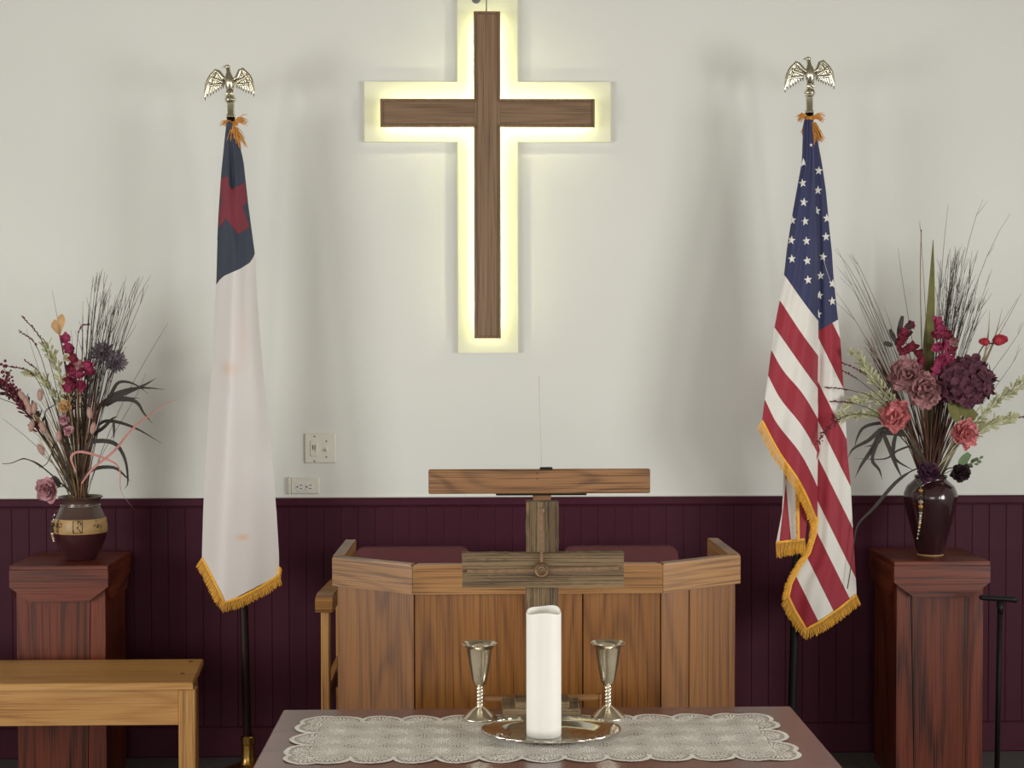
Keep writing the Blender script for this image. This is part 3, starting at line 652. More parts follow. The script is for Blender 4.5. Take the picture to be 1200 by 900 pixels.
def eagle(stand, cx, cy, Y, mt, kpx, mirror=1, headtilt=0):
    """finial: body centre at pixel (cx, cy)"""
    c = W(cx, cy, Y); u = Y / FPX * kpx
    def P(x, y, d=0): return c + Vector((x * u, d * u, y * u))
    root = MB(); root.tube([P(0.3, -12), P(0, -8), P(-.2, -3, -1), P(-.6, 2, -1.5), P(-1, 7, -1), P(-1.4, 11, -.6), P(-2, 14.5, -.6)], [2.6 * u, 4.2 * u, 5.4 * u, 5.2 * u, 3.8 * u, 2.5 * u, 2.3 * u], 10)
    root.ball(P(-2.6, 16.5, -.8), 2.6 * u, 10, 7, sc=(1.25, 1, .95))
    fin = root.build('eagle_body', mt, stand, True)
    bk = MB(); bk.tube([P(-4.5, 16.8, -.8), P(-7, 16.6, -.8), P(-8.3, 15.0, -.8)], [1.3 * u, .9 * u, .25 * u], 6); bk.build('beak', mt, fin, True)
    for s in (-1, 1):
        wb = MB()
        if s < 0: bases = [(-14.5, 11.5), (-14.8, 12), (-14, 12), (-12.5, 10.5), (-11, 9), (-9.5, 7), (-8, 5), (-6.5, 3.5), (-5, 2)]; tips = [(-27.5, -20.5), (-26.5, -13), (-24.5, -17), (-21.5, -15.5), (-18.5, -13.5), (-15.5, -11.5), (-12.5, -9.5), (-10, -8), (-7.5, -7)]
        else: bases = [(13, 13), (13.5, 13), (12.5, 12.5), (11, 11), (9.5, 9), (8, 7), (7, 5), (6, 3.5), (5, 2)]; tips = [(26, -16.5), (25, -9), (23, -14), (20.5, -13), (17.5, -12), (14.5, -10.5), (12, -9), (9.5, -8), (7, -7)]
        for i, (b, tp) in enumerate(zip(bases, tips)):
            bow = 4.5 if i < 3 else 2
            m1 = ((b[0] + tp[0]) / 2 + s * bow, (b[1] + tp[1]) / 2 + bow * .5)
            pts = bez(P(b[0], b[1], 1), P(b[0] + s * bow * 1.3, b[1] - 1, .5 + i * .15), P(tp[0] + s * bow * .5, tp[1] + 9, .2 + i * .2), P(tp[0], tp[1], i * .25), 7)
            wb.tube(pts, [1.2 * u, 1.7 * u, 1.9 * u, 2.0 * u, 1.9 * u, 1.7 * u, 1.2 * u, .3 * u], 6)
        # covert scales and leading edge
        a = bases[0]; wb.tube([P(s * 4, 1, -.5), P(s * 8, 5, 0), P(a[0] - s * 2, a[1] - .5, .4), P(a[0] + s * 1, a[1] + 1, .6), P(a[0] + s * 4.5, a[1] - 2.5, .5), P(a[0] + s * 8, a[1] - 8.5, .3)], [2.6 * u, 2.6 * u, 2.5 * u, 2.2 * u, 1.9 * u, 1.2 * u], 8)
        for i in range(1, 8):
            for q in (.3, .55):
                b, tp = bases[i], tips[i]; wb.ball(P(b[0] + (tp[0] - b[0]) * q + s * 1.2, b[1] + (tp[1] - b[1]) * q, -1.0), 1.5 * u, 6, 5, sc=(1, .6, 1.3))
        wb.build('wing', mt, fin, True)
    ft = MB()
    for s in (-1, 1): ft.tube([P(s * 2, -7, -1), P(s * 2.6, -12, -1.6), P(s * 3.2, -15, -3)], [1.8 * u, 1.5 * u, 1.2 * u], 6)
    tl = [P(0, -8, 2), P(0, -14, 3.5), P(0, -17, 4)]; ft.tube(tl, [2.5 * u, 3.5 * u, 2 * u], 8)
    ft.build('eagle_foot', mt, fin, True)
    return fin
def stand(name, base, top_px, top_py, label, pole_mat, metal):
    t = thing(name, base, label, 'flag', 'flags on stands beside the wall cross')
    top = W(top_px, top_py, base.y)
    MB().lathe([(.0, 0), (.135, 0), (.138, .006), (.125, .016), (.085, .032), (.05, .045), (.036, .052), (.0, .052)], base, 40).build('base', M['brass'], t, True, 50)
    pz = W(290, 862, 5.3).z; d = (top - base)
    q = base + d * (pz / d.z)
    MB().lathe([(.034, .045), (.026, .06), (.023, .075), (.022, pz - .03), (.0255, pz - .026), (.0255, pz - .004), (.021, pz)], base, 28).build('collar', M['brass'], t, True, 40)
    MB().tube([base + d * (.06 / d.z), q, top], .0145, 14).build('pole', pole_mat, t, True)
    return t, top
def knot(parent, cx, cy, Y, spec):
    mb = MB()
    for (dx, dy, ex, ey, n, L) in spec:      # from, direction, count, length in pixels
        for i in range(n * 2):
            a = math.atan2(ey, ex) + random.uniform(-.45, .45); l = L * random.uniform(.9, 1.6); x, y = cx + dx + random.uniform(-2, 2), cy + dy + random.uniform(-2, 2)
            z = Y - .026 + random.uniform(-.012, .006)
            mb.tube([W(x, y, z + .004), W(x + math.cos(a) * l * .55, y + math.sin(a) * l * .55 - 1, z - .006), W(x + math.cos(a) * l, y + math.sin(a) * l + 2, z)], [.0016, .0016, .0009], 4)
    mb.tube([W(cx - 5, cy + 1, Y - .018), W(cx, cy + 2, Y - .026), W(cx + 5, cy + 1, Y - .018)], .008, 8)
    o = mb.build('fringe_knot', M['fringe_o'], parent); o['kind'] = 'stuff'; return o

# left flag: white field, slate canton, maroon cross
t, top = stand('flag_on_stand', STAND_L, 270.5, 136, 'white flag with navy canton and maroon cross on an eagle-topped pole', M['brown_pole'], M['gold'])
FL = t; Yp = 5.3
MB().lathe([(.0155, -.004), (.0155, .004), (.0125, .008), (.0125, .05), (.0165, .054), (.0165, .062)], top, 16).build('ferrule', M['gold'], t, True, 40)
MB().ball(W(269.8, 116.5, Yp), .0185, 14, 10, sc=(1, 1, .92)).lathe([(.0165, -.004), (.021, 0), (.0165, .004)], W(270, 117, Yp), 20).build('ball', M['gold'], t, True)
eagle(t, 269.5, 96, Yp, M['gold'], 1.05)
Ll = [(138, 266), (152, 264.5), (165, 263), (205, 259), (250, 256), (290, 254.5), (330, 253.5), (365, 251), (420, 249), (470, 245), (540, 241), (600, 238), (655, 236.5), (720, 236)]
Rl = [(138, 273), (152, 274), (165, 280), (190, 285.5), (240, 291), (270, 295), (300, 299), (340, 301), (390, 304.5), (440, 309), (480, 313), (540, 319), (600, 324), (650, 327), (720, 327)]
def sL(px, py): a, b = interp(Ll, py), interp(Rl, py); return max(0, min(1, (px - a) / (b - a)))
def DL(px, py, s=None):
    s = sL(px, py); g = min(1, max(.15, (py - 140) / 260)); w = min(1, max(0, (py - 150) / 150))
    d = 5.285 - .018 - .055 * g * math.sin(math.pi * min(1, max(0, s * .9 + .06))) ** .8
    d += w * (.007 * math.sin(s * 7.0 + py * .004) + .0022 * math.sin(s * 15 + py * .011)) * (1.35 - .6 * s)
    d += .02 * math.exp(-((s - .42 - (py - 170) * .0012) / .10) ** 2) * max(0, 1 - abs(py - 215) / 75)          # deep crease near the top
    d -= .004 * math.exp(-((px - (262 + (py - 420) * .33)) / 5) ** 2) * max(0, 1 - abs(py - 445) / 40)
    return d
ycan = [(0, 334), (.08, 328), (.2, 323), (.6, 315), (.85, 308), (.93, 303), (1, 297)]; ybot = [(0, 656), (.3, 707), (1, 674)]
def fnL(c, r):
    y0 = 148 - 6 * math.sin(math.pi * c)
    yc = interp(ycan, c); yb = interp(ybot, c); y = y0 + (yc - y0) * r if r <= 1 else yc + (yb - yc) * (r - 1)
    a, b = interp(Ll, y), interp(Rl, y); return a + (b - a) * c, y
cols = sorted(set([i / 26 for i in range(27)] + [.3])); rows = [i / 24 for i in range(25)] + [1 + i / 36 for i in range(1, 37)]
mb = MB(); cloth_grid(cols, rows, fnL, DL, None, mb, lambda c, r: 0 if r < 1 else 1)
DLb = lambda px, py, s=None: 5.33 + .02 * math.sin(math.pi * sL(px, py)) + .006 * math.sin(sL(px, py) * 9)
def fnLb(c, r): x, y = fnL(c, r); return (x - 285) * .93 + 285 if y > 300 else x, y - (28 if r > 1.5 else 28 * max(0, r - .5))
mb2 = MB(); cloth_grid(cols[::2], rows[::2], fnLb, DLb, None, mb2, lambda c, r: 0 if r < 1 else 1)
base = len(mb.v); mb.v += mb2.v; mb.f += [[i + base for i in f] for f in mb2.f]; mb.m += mb2.m
flag = mb.build('flag_cloth', [M['navy2'], M['satin']], t, True)
fringe([(236.5, 654), (247, 673), (263, 706), (282, 700), (305, 688), (327, 674)], DL, flag, length=12)
fringe([(326, 674), (327.2, 664)], DL, flag, length=4)
def patch(poly, D, name, mt, parent, step=3, lift=.0018):
    bm = bmesh.new(); vs = [bm.verts.new((x, y, 0)) for x, y in poly]; f = bm.faces.new(vs)
    xs = [p[0] for p in poly]; ys = [p[1] for p in poly]; x = min(xs) + step / 2
    while x < max(xs): bmesh.ops.bisect_plane(bm, geom=bm.verts[:] + bm.edges[:] + bm.faces[:], plane_co=(x, 0, 0), plane_no=(1, 0, 0)); x += step
    y = min(ys) + step / 2
    while y < max(ys): bmesh.ops.bisect_plane(bm, geom=bm.verts[:] + bm.edges[:] + bm.faces[:], plane_co=(0, y, 0), plane_no=(0, 1, 0)); y += step
    bm.verts.index_update(); mb = MB(); mb.add([W(v.co.x, v.co.y, D(v.co.x, v.co.y) - lift) for v in bm.verts], [[v.index for v in f.verts] for f in bm.faces]); bm.free()
    return mb.build(name, mt, parent, True)
zz = [(172, 402), (213, 388), (217, 440), (233, 457), (300, 422), (313, 530), (287, 546), (328, 657), (266, 695), (203, 612), (166, 664), (167, 560), (178, 520), (170, 470)]
pl = []
for x, y in zz:
    px, py = 220 + x / 4.5, 120 + y / 4.5; a, b = interp(Ll, py), interp(Rl, py); pl.append((min(max(px, a + .4), b - .4), py))
patch(pl, DL, 'maroon_cross', M['maroon'], flag, 2.2)
knot(t, 273, 143, 5.3, [(-4, 0, -1, .1, 12, 7), (4, -1, 1, -.2, 20, 9), (0, 2, 0, 1, 26, 12), (3, 8, .25, 1, 26, 15)])

# right flag: stars and stripes, folded in layers
t, top = stand('flag_on_stand', STAND_R, 948.5, 131, 'stars and stripes flag hanging in folds on an eagle-topped pole', M['black'], M['silver_e'])
MB().lathe([(.0155, -.004), (.0155, .004), (.0125, .008), (.0125, .05), (.0165, .054), (.0165, .062)], top, 16).build('ferrule', M['silver_e'], t, True, 40)
MB().ball(W(949, 108.5, Yp), .0185, 14, 10, sc=(1, 1, .92)).lathe([(.0165, -.004), (.021, 0), (.0165, .004)], W(949, 109, Yp), 20).build('ball', M['silver_e'], t, True)
eagle(t, 949.5, 87, Yp, M['silver_e'], 1.07)
LA = [(136, 943.5), (145, 941), (180, 940), (190, 939.5), (204, 937), (248, 929), (292, 922), (320, 919), (350, 914), (392, 906), (432, 901), (466, 896.5), (493, 893), (640, 893)]
FA = [(136, 951), (165, 953), (208, 955), (260, 957), (300, 958), (380, 959), (640, 958)]
RB = [(136, 952), (150, 954), (158, 957), (190, 963), (224, 968), (268, 972), (296, 975), (320, 976.5), (346, 979), (370, 981.6), (400, 985), (440, 987.6), (490, 991), (530, 993), (570, 997), (610, 999), (646, 1001), (690, 1003.6), (760, 1004)]
def sA(px, py): a, b = interp(LA, py), interp(FA, py); return max(0, min(1, (px - a) / (b - a)))
def DA(px, py, s=None):
    s = sA(px, py) if s is None else s; g = min(1, max(.2, (py - 140) / 250))
    d = 5.245 - .05 * g * (math.sin(math.pi * (s * .78 + .2)) ** .9 if s < 1.01 else 0) + g * .008 * math.sin(s * 9 + py * .01) + .003 * math.sin(s * 23 + py * .05)
    return d + .028 * max(0, s - .86) / .14 * g
kl = [322, 352, 384, 410, 440, 468, 493]; kf = [376, 417, 455, 491, 532, 571, 613]
def fnA(c, r):
    if r < 0: y1 = kl[0] + (kf[0] - kl[0]) * c ** 1.08; y0 = 140; y = y0 + (y1 - y0) * (r + 1)
    else:
        i = min(5, int(r)); q = r - i; f = lambda k_: kl[k_] + (kf[k_] - kl[k_]) * (c ** 1.12 + .045 * math.sin(2 * math.pi * c) * (k_ >= 3))
        y = f(i) * (1 - q) + f(i + 1) * q
    a, b = interp(LA, y), interp(FA, y); return a + (b - a) * c, y
mb = MB(); rowsA = [-1 + i / 24 for i in range(24)] + [i / 5 for i in range(31)]; colsA = [i / 22 for i in range(23)]
cloth_grid(colsA, rowsA, fnA, DA, None, mb, lambda c, r: 0 if r < 0 else (2 if int(r) % 2 == 0 else 1))
# layer B
LB_ = [(136, 945), (300, 945), (610, 947), (640, 947), (655, 944), (668, 936), (684, 927), (698, 923.5), (760, 923.5)]
def sB(px, py): a, b = interp(LB_, py), interp(RB, py); return max(0, min(1, (px - a) / (b - a)))
def DB(px, py, s=None):
    s = sB(px, py); g = min(1, max(.2, (py - 140) / 250))
    return 5.290 - .024 * g * math.sin(math.pi * (s * .8 + .1)) + g * (.006 * math.sin(s * 10 + 1 + py * .008) + .002 * math.sin(s * 27 + py * .04)) + .02 * g * max(0, s - .8)
yb_ = [(0, 700), (.27, 737), (1, 698)]
bm = bmesh.new(); cB = sorted(set([i / 22 for i in range(23)] + [.27])); nr = 90; G = []
for i in range(nr + 1):
    row = []
    for c in cB:
        y = 142 + (interp(yb_, c) - 142) * i / nr; a, b = interp(LB_, y), interp(RB, y); row.append(bm.verts.new((a + (b - a) * c, y, 0)))
    G.append(row)
for i in range(nr):
    for j in range(len(cB) - 1): bm.faces.new([G[i][j], G[i][j + 1], G[i + 1][j + 1], G[i + 1][j]])
bB = [343, 394, 446, 492, 535, 587, 625, 678, 726]; mB = 2.02
for b in bB: bmesh.ops.bisect_plane(bm, geom=bm.verts[:] + bm.edges[:] + bm.faces[:], plane_co=(958, b, 0), plane_no=(-mB, 1, 0), dist=1e-4)
cnx, cny = 14, 24; bmesh.ops.bisect_plane(bm, geom=bm.verts[:] + bm.edges[:] + bm.faces[:], plane_co=(958, 388.5, 0), plane_no=(cnx, cny, 0), dist=1e-4)
bm.verts.index_update(); fs = []; ms = []
for f in bm.faces:
    c = f.calc_center_median(); q = c.y - mB * (c.x - 958)
    if (c.x - 958) * cnx + (c.y - 388.5) * cny < 0: m_ = 0
    else: i = sum(q > b for b in bB); m_ = 2 if i % 2 == 0 else 1
    fs.append([v.index for v in f.verts]); ms.append(m_)
base = len(mb.v); mb.v += [W(v.co.x, v.co.y, DB(v.co.x, v.co.y)) for v in bm.verts]; mb.f += [[i + base for i in f] for f in fs]; mb.m += ms; bm.free()
# layer C behind, its hem showing at lower left
LC = [(136, 946), (200, 944), (300, 930), (450, 916), (554, 918.5), (600, 916.5), (636, 909.5), (660, 908)]; RC = [(136, 950), (200, 958), (400, 976), (500, 970), (560, 950), (640, 943), (660, 943)]
DC = lambda px, py, s=None: interp([(430, 5.33), (540, 5.268)], py) + .004 * math.sin(px * .3)
bm = bmesh.new(); G = [[bm.verts.new((interp(LC, y) + (interp(RC, y) - interp(LC, y)) * c / 14, y, 0)) for c in range(15)] for y in [145 + i * 7 for i in range(71)]]
for i in range(70):
    for j in range(14): bm.faces.new([G[i][j], G[i][j + 1], G[i + 1][j + 1], G[i + 1][j]])
lines = [((916, 610), (913, 637)), ((920, 554), (927, 634)), ((935.5, 560), (936, 640))]
for (a, b) in lines: bmesh.ops.bisect_plane(bm, geom=bm.verts[:] + bm.edges[:] + bm.faces[:], plane_co=(a[0], a[1], 0), plane_no=(b[1] - a[1], a[0] - b[0], 0), dist=1e-4)
bm.verts.index_update(); base = len(mb.v)
for f in bm.faces:
    c = f.calc_center_median(); i = sum((c.x - a[0]) * (b[1] - a[1]) - (c.y - a[1]) * (b[0] - a[0]) > 0 for a, b in lines)
    mb.f.append([v.index + base for v in f.verts]); mb.m.append(0 if c.y < 370 else (2 if i % 2 == 0 else 1))
mb.v += [W(v.co.x, v.co.y, DC(v.co.x, v.co.y)) for v in bm.verts]; bm.free()
flag = mb.build('flag_cloth', [M['navy'], M['fred'], M['fwhite']], t, True)
eA = [fnA(i / 20, 6) for i in range(21)]
fringe(eA, DA, flag, length=11)
fringe([(958, 606), (956, 626), (949, 648), (936, 667), (927.5, 684), (924, 699)], lambda x, y: DB(x, y) - .006, flag, length=10, left=True)
fringe([(923.5, 698), (932, 716), (945, 737), (962, 728), (985, 712), (1003.6, 697)], DB, flag, length=13)
fringe([(909.5, 636), (925, 634), (943, 632)], DC, flag, length=18)
fringe([(935, 560), (936, 632)], lambda x, y: DC(x, y) - .012, flag, length=4)
def star(px, py, r, D, clip=None):
    pts = []
    a0 = random.uniform(-.15, .15)
    for i in range(10):
        a = a0 - math.pi / 2 + i * math.pi / 5; q = r if i % 2 == 0 else r * .42; x, y = px + q * math.cos(a) * .88, py + q * math.sin(a)
        if clip: x = min(max(x, clip(y)[0]), clip(y)[1])
        pts.append((x, y))
    m_ = MB(); m_.add([W(px, py, D(px, py) - .0035)] + [W(x, y, D(x, y) - .0018) for x, y in pts] + [W(x, y, D(x, y) + .001) for x, y in pts],
         [[0, 1 + i, 1 + (i + 1) % 10] for i in range(10)] + [[1 + i, 11 + i, 11 + (i + 1) % 10, 1 + (i + 1) % 10] for i in range(10)])
    m_.build('star', M['star'], flag)
cA = lambda y: (interp(LA, y) + .2, interp(FA, y) - .6); cBc = lambda y: (interp(FA, y) - 1, interp(RB, y) - .2)
for (x, y) in [(950.5, 170), (941.6, 190.5), (940.6, 214.6), (942, 237), (928.5, 258), (943.6, 259.4), (927.4, 281.4), (945, 282.4), (928, 303.4), (946, 305.6), (947, 328)]: star(x, y, 5.6 if y > 180 else 2.5, DA, cA)
for (x, y) in [(959.4, 200), (958.5, 223), (957, 247), (969, 255.6), (968, 277.4), (964.4, 301), (961.6, 323), (975.6, 332.4), (960, 346), (975.4, 353), (958.5, 368)]: star(x, y, 5.6, DB, cBc)
MB().tube(spline([W(x, y, DB(x, y) - .004) for x, y in ((964.5, 302), (967, 311), (970, 321), (974, 332))], 4), .0007, 4).build('loose_thread', M['star'], flag)
knot(t, 948.5, 137, 5.3, [(-5, -1, -1, .2, 16, 6), (5, 0, 1, -.1, 18, 8), (-2, 2, -.1, 1, 30, 12), (5, 8, .3, 1, 30, 14)])

# ------------------------------------------------------------------ vases
M['vase_d'] = mat('dark plum glaze', (46, 22, 26), .16, var=.15, vscale=14, coat=.6); M['vase_l'] = mat('maroon glaze', (62, 28, 32), .3, var=.12, vscale=14, coat=.3)
M['vase_u'] = mat('brown glaze', (78, 58, 52), .3, var=.15, vscale=20, coat=.3); M['band'] = mat('tan glaze band', (176, 142, 92), .45, var=.12, vscale=25)
M['ink'] = mat('black glaze marks', (36, 28, 26), .5, var=.1); M['wire'] = mat('silver wire', (180, 176, 168), .3, 1, var=.05)
M['bead_b'] = mat('dark bead', (58, 40, 34), .25, var=.2); M['bead_g'] = mat('grey bead', (150, 140, 128), .3, var=.2); M['bead_y'] = mat('amber bead', (178, 132, 50), .25, var=.2); M['bead_w'] = mat('pearl bead', (226, 214, 196), .25, var=.1)
YL_, YR_ = 5.30, 5.31
uL, uR = YL_ / FPX, YR_ / FPX
vlx = W(94.5, 620, YL_).x; vrx = W(1090.3, 620, YR_).x
def beads(parent, pts, spec):
    st = MB().tube(pts, .0012, 5).build('bead_string', M['wire'], parent); P_ = spline(pts, 30)
    for (f, r, mt) in spec:
        p = P_[min(len(P_) - 1, int(f * (len(P_) - 1)))]; MB().ball(p, r, 8, 6, sc=(1, 1, .85)).build('bead', M[mt], st, True)
t = thing('vase', (vlx, YL_, PTOP), 'squat maroon vase with a tan marked band on the left pedestal', 'vase', 'vases on the pedestals')
prof = [(0, 0), (16, 0), (17, 1.5), (23.3, 11), (28.4, 24), (30.2, 33), (30.4, 38), (29, 49), (24, 58), (21.5, 63), (20.5, 66), (22, 70), (25.8, 73), (25, 74), (20, 70.5), (18.5, 66), (19, 60), (24, 48), (25, 30), (0, 8)]
def zone(a, b): return [p for p in prof[:14] if a <= p[1] <= b]
MB().lathe([(r * uL, z * uL) for r, z in [(0, 0), (16, 0), (17, 1.5), (23.3, 11), (28.4, 24), (30.1, 32)]], (vlx, YL_, PTOP), 40).build('lower_body', M['vase_l'], t, True, 60)
bd = MB().lathe([(r * uL, z * uL) for r, z in [(30.1, 32), (30.5, 33), (30.7, 38), (30.2, 43), (29.3, 48.4), (29, 49)]], (vlx, YL_, PTOP), 40).build('band', M['band'], t, True, 60)
MB().lathe([(r * uL, z * uL) for r, z in prof[7:]], (vlx, YL_, PTOP), 40).build('upper_body', M['vase_u'], t, True, 60)
for ang, wd_ in ((-82, 5.2), (-128, 6.5), (-38, 5.5)):
    g = MB()
    def on(da, z): a = math.radians(ang) + da / 30.6; r = interp([(32, 30.2), (38, 30.8), (43, 30.3), (49, 29.2)], z) * uL + .0006; return Vector((vlx + r * math.cos(a), YL_ + r * math.sin(a), PTOP + z * uL))
    for q in range(9):
        x, z = random.uniform(-wd_, wd_), random.uniform(34, 47); e = random.choice([(4.5, 0), (0, 4), (2.5, 2), (-2.5, 2.4), (3, -1)])
        g.tube([on(x, z), on(max(-wd_, min(wd_, x + e[0] / 2)), min(48, z + e[1] / 2)), on(max(-wd_, min(wd_, x + e[0])), max(33, min(48, z + e[1])))], .0013, 4)
    if ang == -82:
        g.tube([on(x, z) for x, z in ((-wd_, 34), (-wd_, 41), (-wd_, 48), (0, 48), (wd_, 48), (wd_, 41), (wd_, 34), (0, 34), (-wd_, 34))], .0011, 4)
    o = g.build('glyph', M['ink'], bd); o['kind'] = 'stuff'
rp = [(vlx + 22.5 * uL * math.cos(a * math.pi / 24), YL_ + 22.5 * uL * math.sin(a * math.pi / 24), PTOP + 63.5 * uL) for a in range(49)]
MB().tube(rp, .0016, 6, cap=False).build('neck_wire', M['wire'], t, True)
beads(t, [W(73, 592, 5.24), W(64, 603, 5.22), W(61.5, 615, 5.215), W(61, 624, 5.215), W(63, 634, 5.215)], [(.2, .005, 'bead_b'), (.32, .0075, 'bead_b'), (.42, .006, 'bead_g'), (.5, .0085, 'bead_b'), (.6, .006, 'bead_b'), (.7, .008, 'bead_b'), (.79, .005, 'bead_w'), (.86, .005, 'bead_y'), (.93, .004, 'bead_w'), (1, .0035, 'bead_w')])
t = thing('vase', (vrx, YR_, PTOP), 'tall glossy dark plum vase with beads on the right pedestal', 'vase', 'vases on the pedestals')
prr = [(0, 0), (14, 0), (14.8, 1.2), (15, 3), (16.4, 6.5), (21, 24), (25.8, 41.8), (30.2, 59.6), (31.2, 68), (31, 73), (27.5, 81.5), (22, 86.5), (18.8, 89), (18.4, 91), (19.6, 93.5), (18.8, 94), (17, 91), (17.5, 87), (25, 78), (25, 60), (0, 10)]
MB().lathe([(r * uR, z * uR) for r, z in prr], (vrx, YR_, PTOP), 48).build('body', M['vase_d'], t, True, 60)
MB().lathe([(14.2 * uR, 0), (15.1 * uR, .0), (15.2 * uR, .004), (14.6 * uR, .0045)], (vrx, YR_, PTOP), 40).build('foot_ring', M['band'], t, True)
ny_ = YR_ - .062
MB().tube(spline([W(1071, 562, YR_ - .03), W(1074, 564, YR_ - .052), W(1079, 570, YR_ - .084), W(1086, 566, YR_ - .078), W(1096, 563.5, YR_ - .07), W(1107, 562, YR_ - .03)]), .0013, 6).build('neck_wire', M['wire'], t, True)
beads(t, [W(1079, 570, YR_ - .086), W(1079, 580, YR_ - .095), W(1079, 597, YR_ - .094), W(1078, 612, YR_ - .083), W(1075, 631, YR_ - .074)],
      [(.14, .0075, 'bead_y'), (.22, .0065, 'bead_b'), (.3, .007, 'bead_b'), (.38, .009, 'bead_g'), (.45, .0085, 'bead_y'), (.51, .0085, 'bead_b'), (.57, .007, 'bead_g'), (.63, .005, 'bead_w'), (.68, .0055, 'bead_g'), (.72, .004, 'bead_w'), (.76, .005, 'bead_w'), (.8, .0045, 'bead_y'), (.84, .004, 'bead_w'), (.89, .0035, 'bead_w'), (.94, .003, 'bead_w'), (1, .003, 'bead_w')])

# ------------------------------------------------------------------ dried and silk flowers
C = lambda n, c, v=.18, sc=30, r=.8: mat(n, c, r, var=v, vscale=sc)
M['p_dusty'] = C('dusty pink petals', (166, 118, 120)); M['p_coral'] = C('coral petals', (206, 122, 122)); M['p_plum'] = C('plum petals', (92, 48, 64), .3); M['p_mag'] = C('magenta petals', (150, 48, 84))
M['p_wine'] = C('wine petals', (120, 30, 52)); M['p_red'] = C('red petals', (164, 44, 56)); M['p_viol'] = C('violet petals', (78, 40, 66)); M['p_black'] = C('near black petals', (44, 20, 28)); M['p_tan'] = C('tan petals', (196, 156, 110))
M['p_grey'] = C('grey lavender petals', (140, 130, 138)); M['p_pink'] = C('pale pink petals', (192, 140, 148)); M['p_cream'] = C('cream petals', (214, 204, 170)); M['berry'] = C('burgundy berries', (104, 38, 54)); M['tail'] = C('beige pink bunny tail', (176, 140, 128), .15, 200)
M['olive'] = C('olive leaf', (104, 102, 54)); M['dkleaf'] = C('dark dried leaf', (58, 52, 46)); M['green'] = C('muted green leaf', (104, 124, 88)); M['pgreen'] = C('pale green leaf', (178, 178, 138)); M['stem_b'] = C('brown stem', (92, 60, 46)); M['stem_d'] = C('dark twig', (58, 46, 42)); M['straw'] = C('straw', (156, 128, 88)); M['ribbon'] = C('pink dried ribbon', (192, 132, 124)); M['beige'] = C('beige blade', (150, 138, 110))
NL = Vector((vlx, YL_, PTOP + 70 * uL)); NR = Vector((vrx, YR_, PTOP + 90 * uR))
GL, GRP = 'stems arranged in the banded vase', 'stems arranged in the tall dark vase'
def fl(name, N, label, cat='flower'): return thing(name, N - Vector((0, 0, .04)), label, cat, GL if N is NL else GRP)
def stem_to(th, N, p, mt='stem_b', r=.0022, bow=0, spread=.012):
    s = N + Vector((random.uniform(-spread, spread), random.uniform(-spread, spread), -.04)); p = Vector(p); d = p - s
    mid = s + Vector((d.x * .12, d.y * .15, abs(d.z) * .45)); m2 = s + Vector((d.x * .6 + bow, d.y * .6, d.z * .8))
    MB().tube(bez(s, mid, m2, p, 9), [r * 1.1] * 5 + [r] * 5, 6).build('stem', M[mt], th, True)
def ruffle(th, px, py, r, Y, mt, n=46, f=None, name='bloom', ruf=.12, wide=.42):
    c = W(px, py, Y); R_ = r * Y / FPX; f = Vector(f or (0, -1, .3)).normalized(); a = f.orthogonal().normalized(); b = f.cross(a); mb = MB()
    for k_ in range(n):
        q = math.sqrt((k_ + .5) / n); an = k_ * 2.39996 + random.uniform(-.2, .2); phi = q * 1.65
        rad = a * math.cos(an) + b * math.sin(an); d = (f * math.cos(phi) + rad * math.sin(phi)).normalized()
        L = R_ * (.72 + .3 * q) * random.uniform(.88, 1.1)
        mb.petal(c - f * R_ * .25 + rad * R_ * .05, d, f * math.sin(phi) - rad * math.cos(phi) + Vector((0, 0, .001)), L, R_ * wide * random.uniform(.8, 1.15), random.uniform(-.15, .35), random.uniform(-.2, .5), 0, 4, .3, R_ * ruf)
    mb.build(name, M[mt], th); return c
def leaf(th, pts, wid, mt, name='leaf', tw=0): MB().strap(pts, wid, (0, -1, .1), 0, tw).build(name, M[mt], th, True)
def taper(n, w, p=.35): return [w * max(.05, math.sin(math.pi * (p + (1 - p) * i / (n - 1))) if i / (n - 1) > .0 else math.sin(math.pi * p)) for i in range(n)]
def broad(th, px0, py0, px1, py1, w, Y, mt):
    a, b = W(px0, py0, Y), W(px1, py1, Y - .01); L = (b - a).length
    MB().petal(a, b - a, (0, -1, .2), L, w * Y / FPX, .05, .3, 0, 6, 0.55).build('leaf', M[mt], th, True)
def floret(mb, c, f, R_, n=4, m=0):
    f = f.normalized(); a = f.orthogonal().normalized(); b = f.cross(a); o = random.uniform(0, 6)
    for i in range(n):
        an = o + i * 2 * math.pi / n; d = a * math.cos(an) + b * math.sin(an) + f * random.uniform(.1, .6)
        mb.petal(c, d, f, R_ * random.uniform(.8, 1.2), R_ * .46, random.uniform(-.2, .3), .25, m, 3, .3, R_ * .14)
def hydrangea(th, px, py, rx, ry, Y, mt, n=72):
    c = W(px, py, Y); k_ = Y / FPX; mb = MB()
    for i in range(n):
        z = 1 - 2 * (i + .5) / n; an = i * 2.39996; v = Vector((math.sqrt(1 - z * z) * math.cos(an), -math.sqrt(1 - z * z) * math.sin(an), z))
        p = c + Vector((v.x * rx, v.y * .75 * rx, v.z * ry)) * k_ * random.uniform(.8, 1.0); floret(mb, p, v + Vector((0, -.2, 0)), k_ * random.uniform(9, 13))
    mb.ball(c, rx * k_ * .75, 12, 8, sc=(1, .75, ry / rx)); mb.build('bloom', M[mt], th); return c
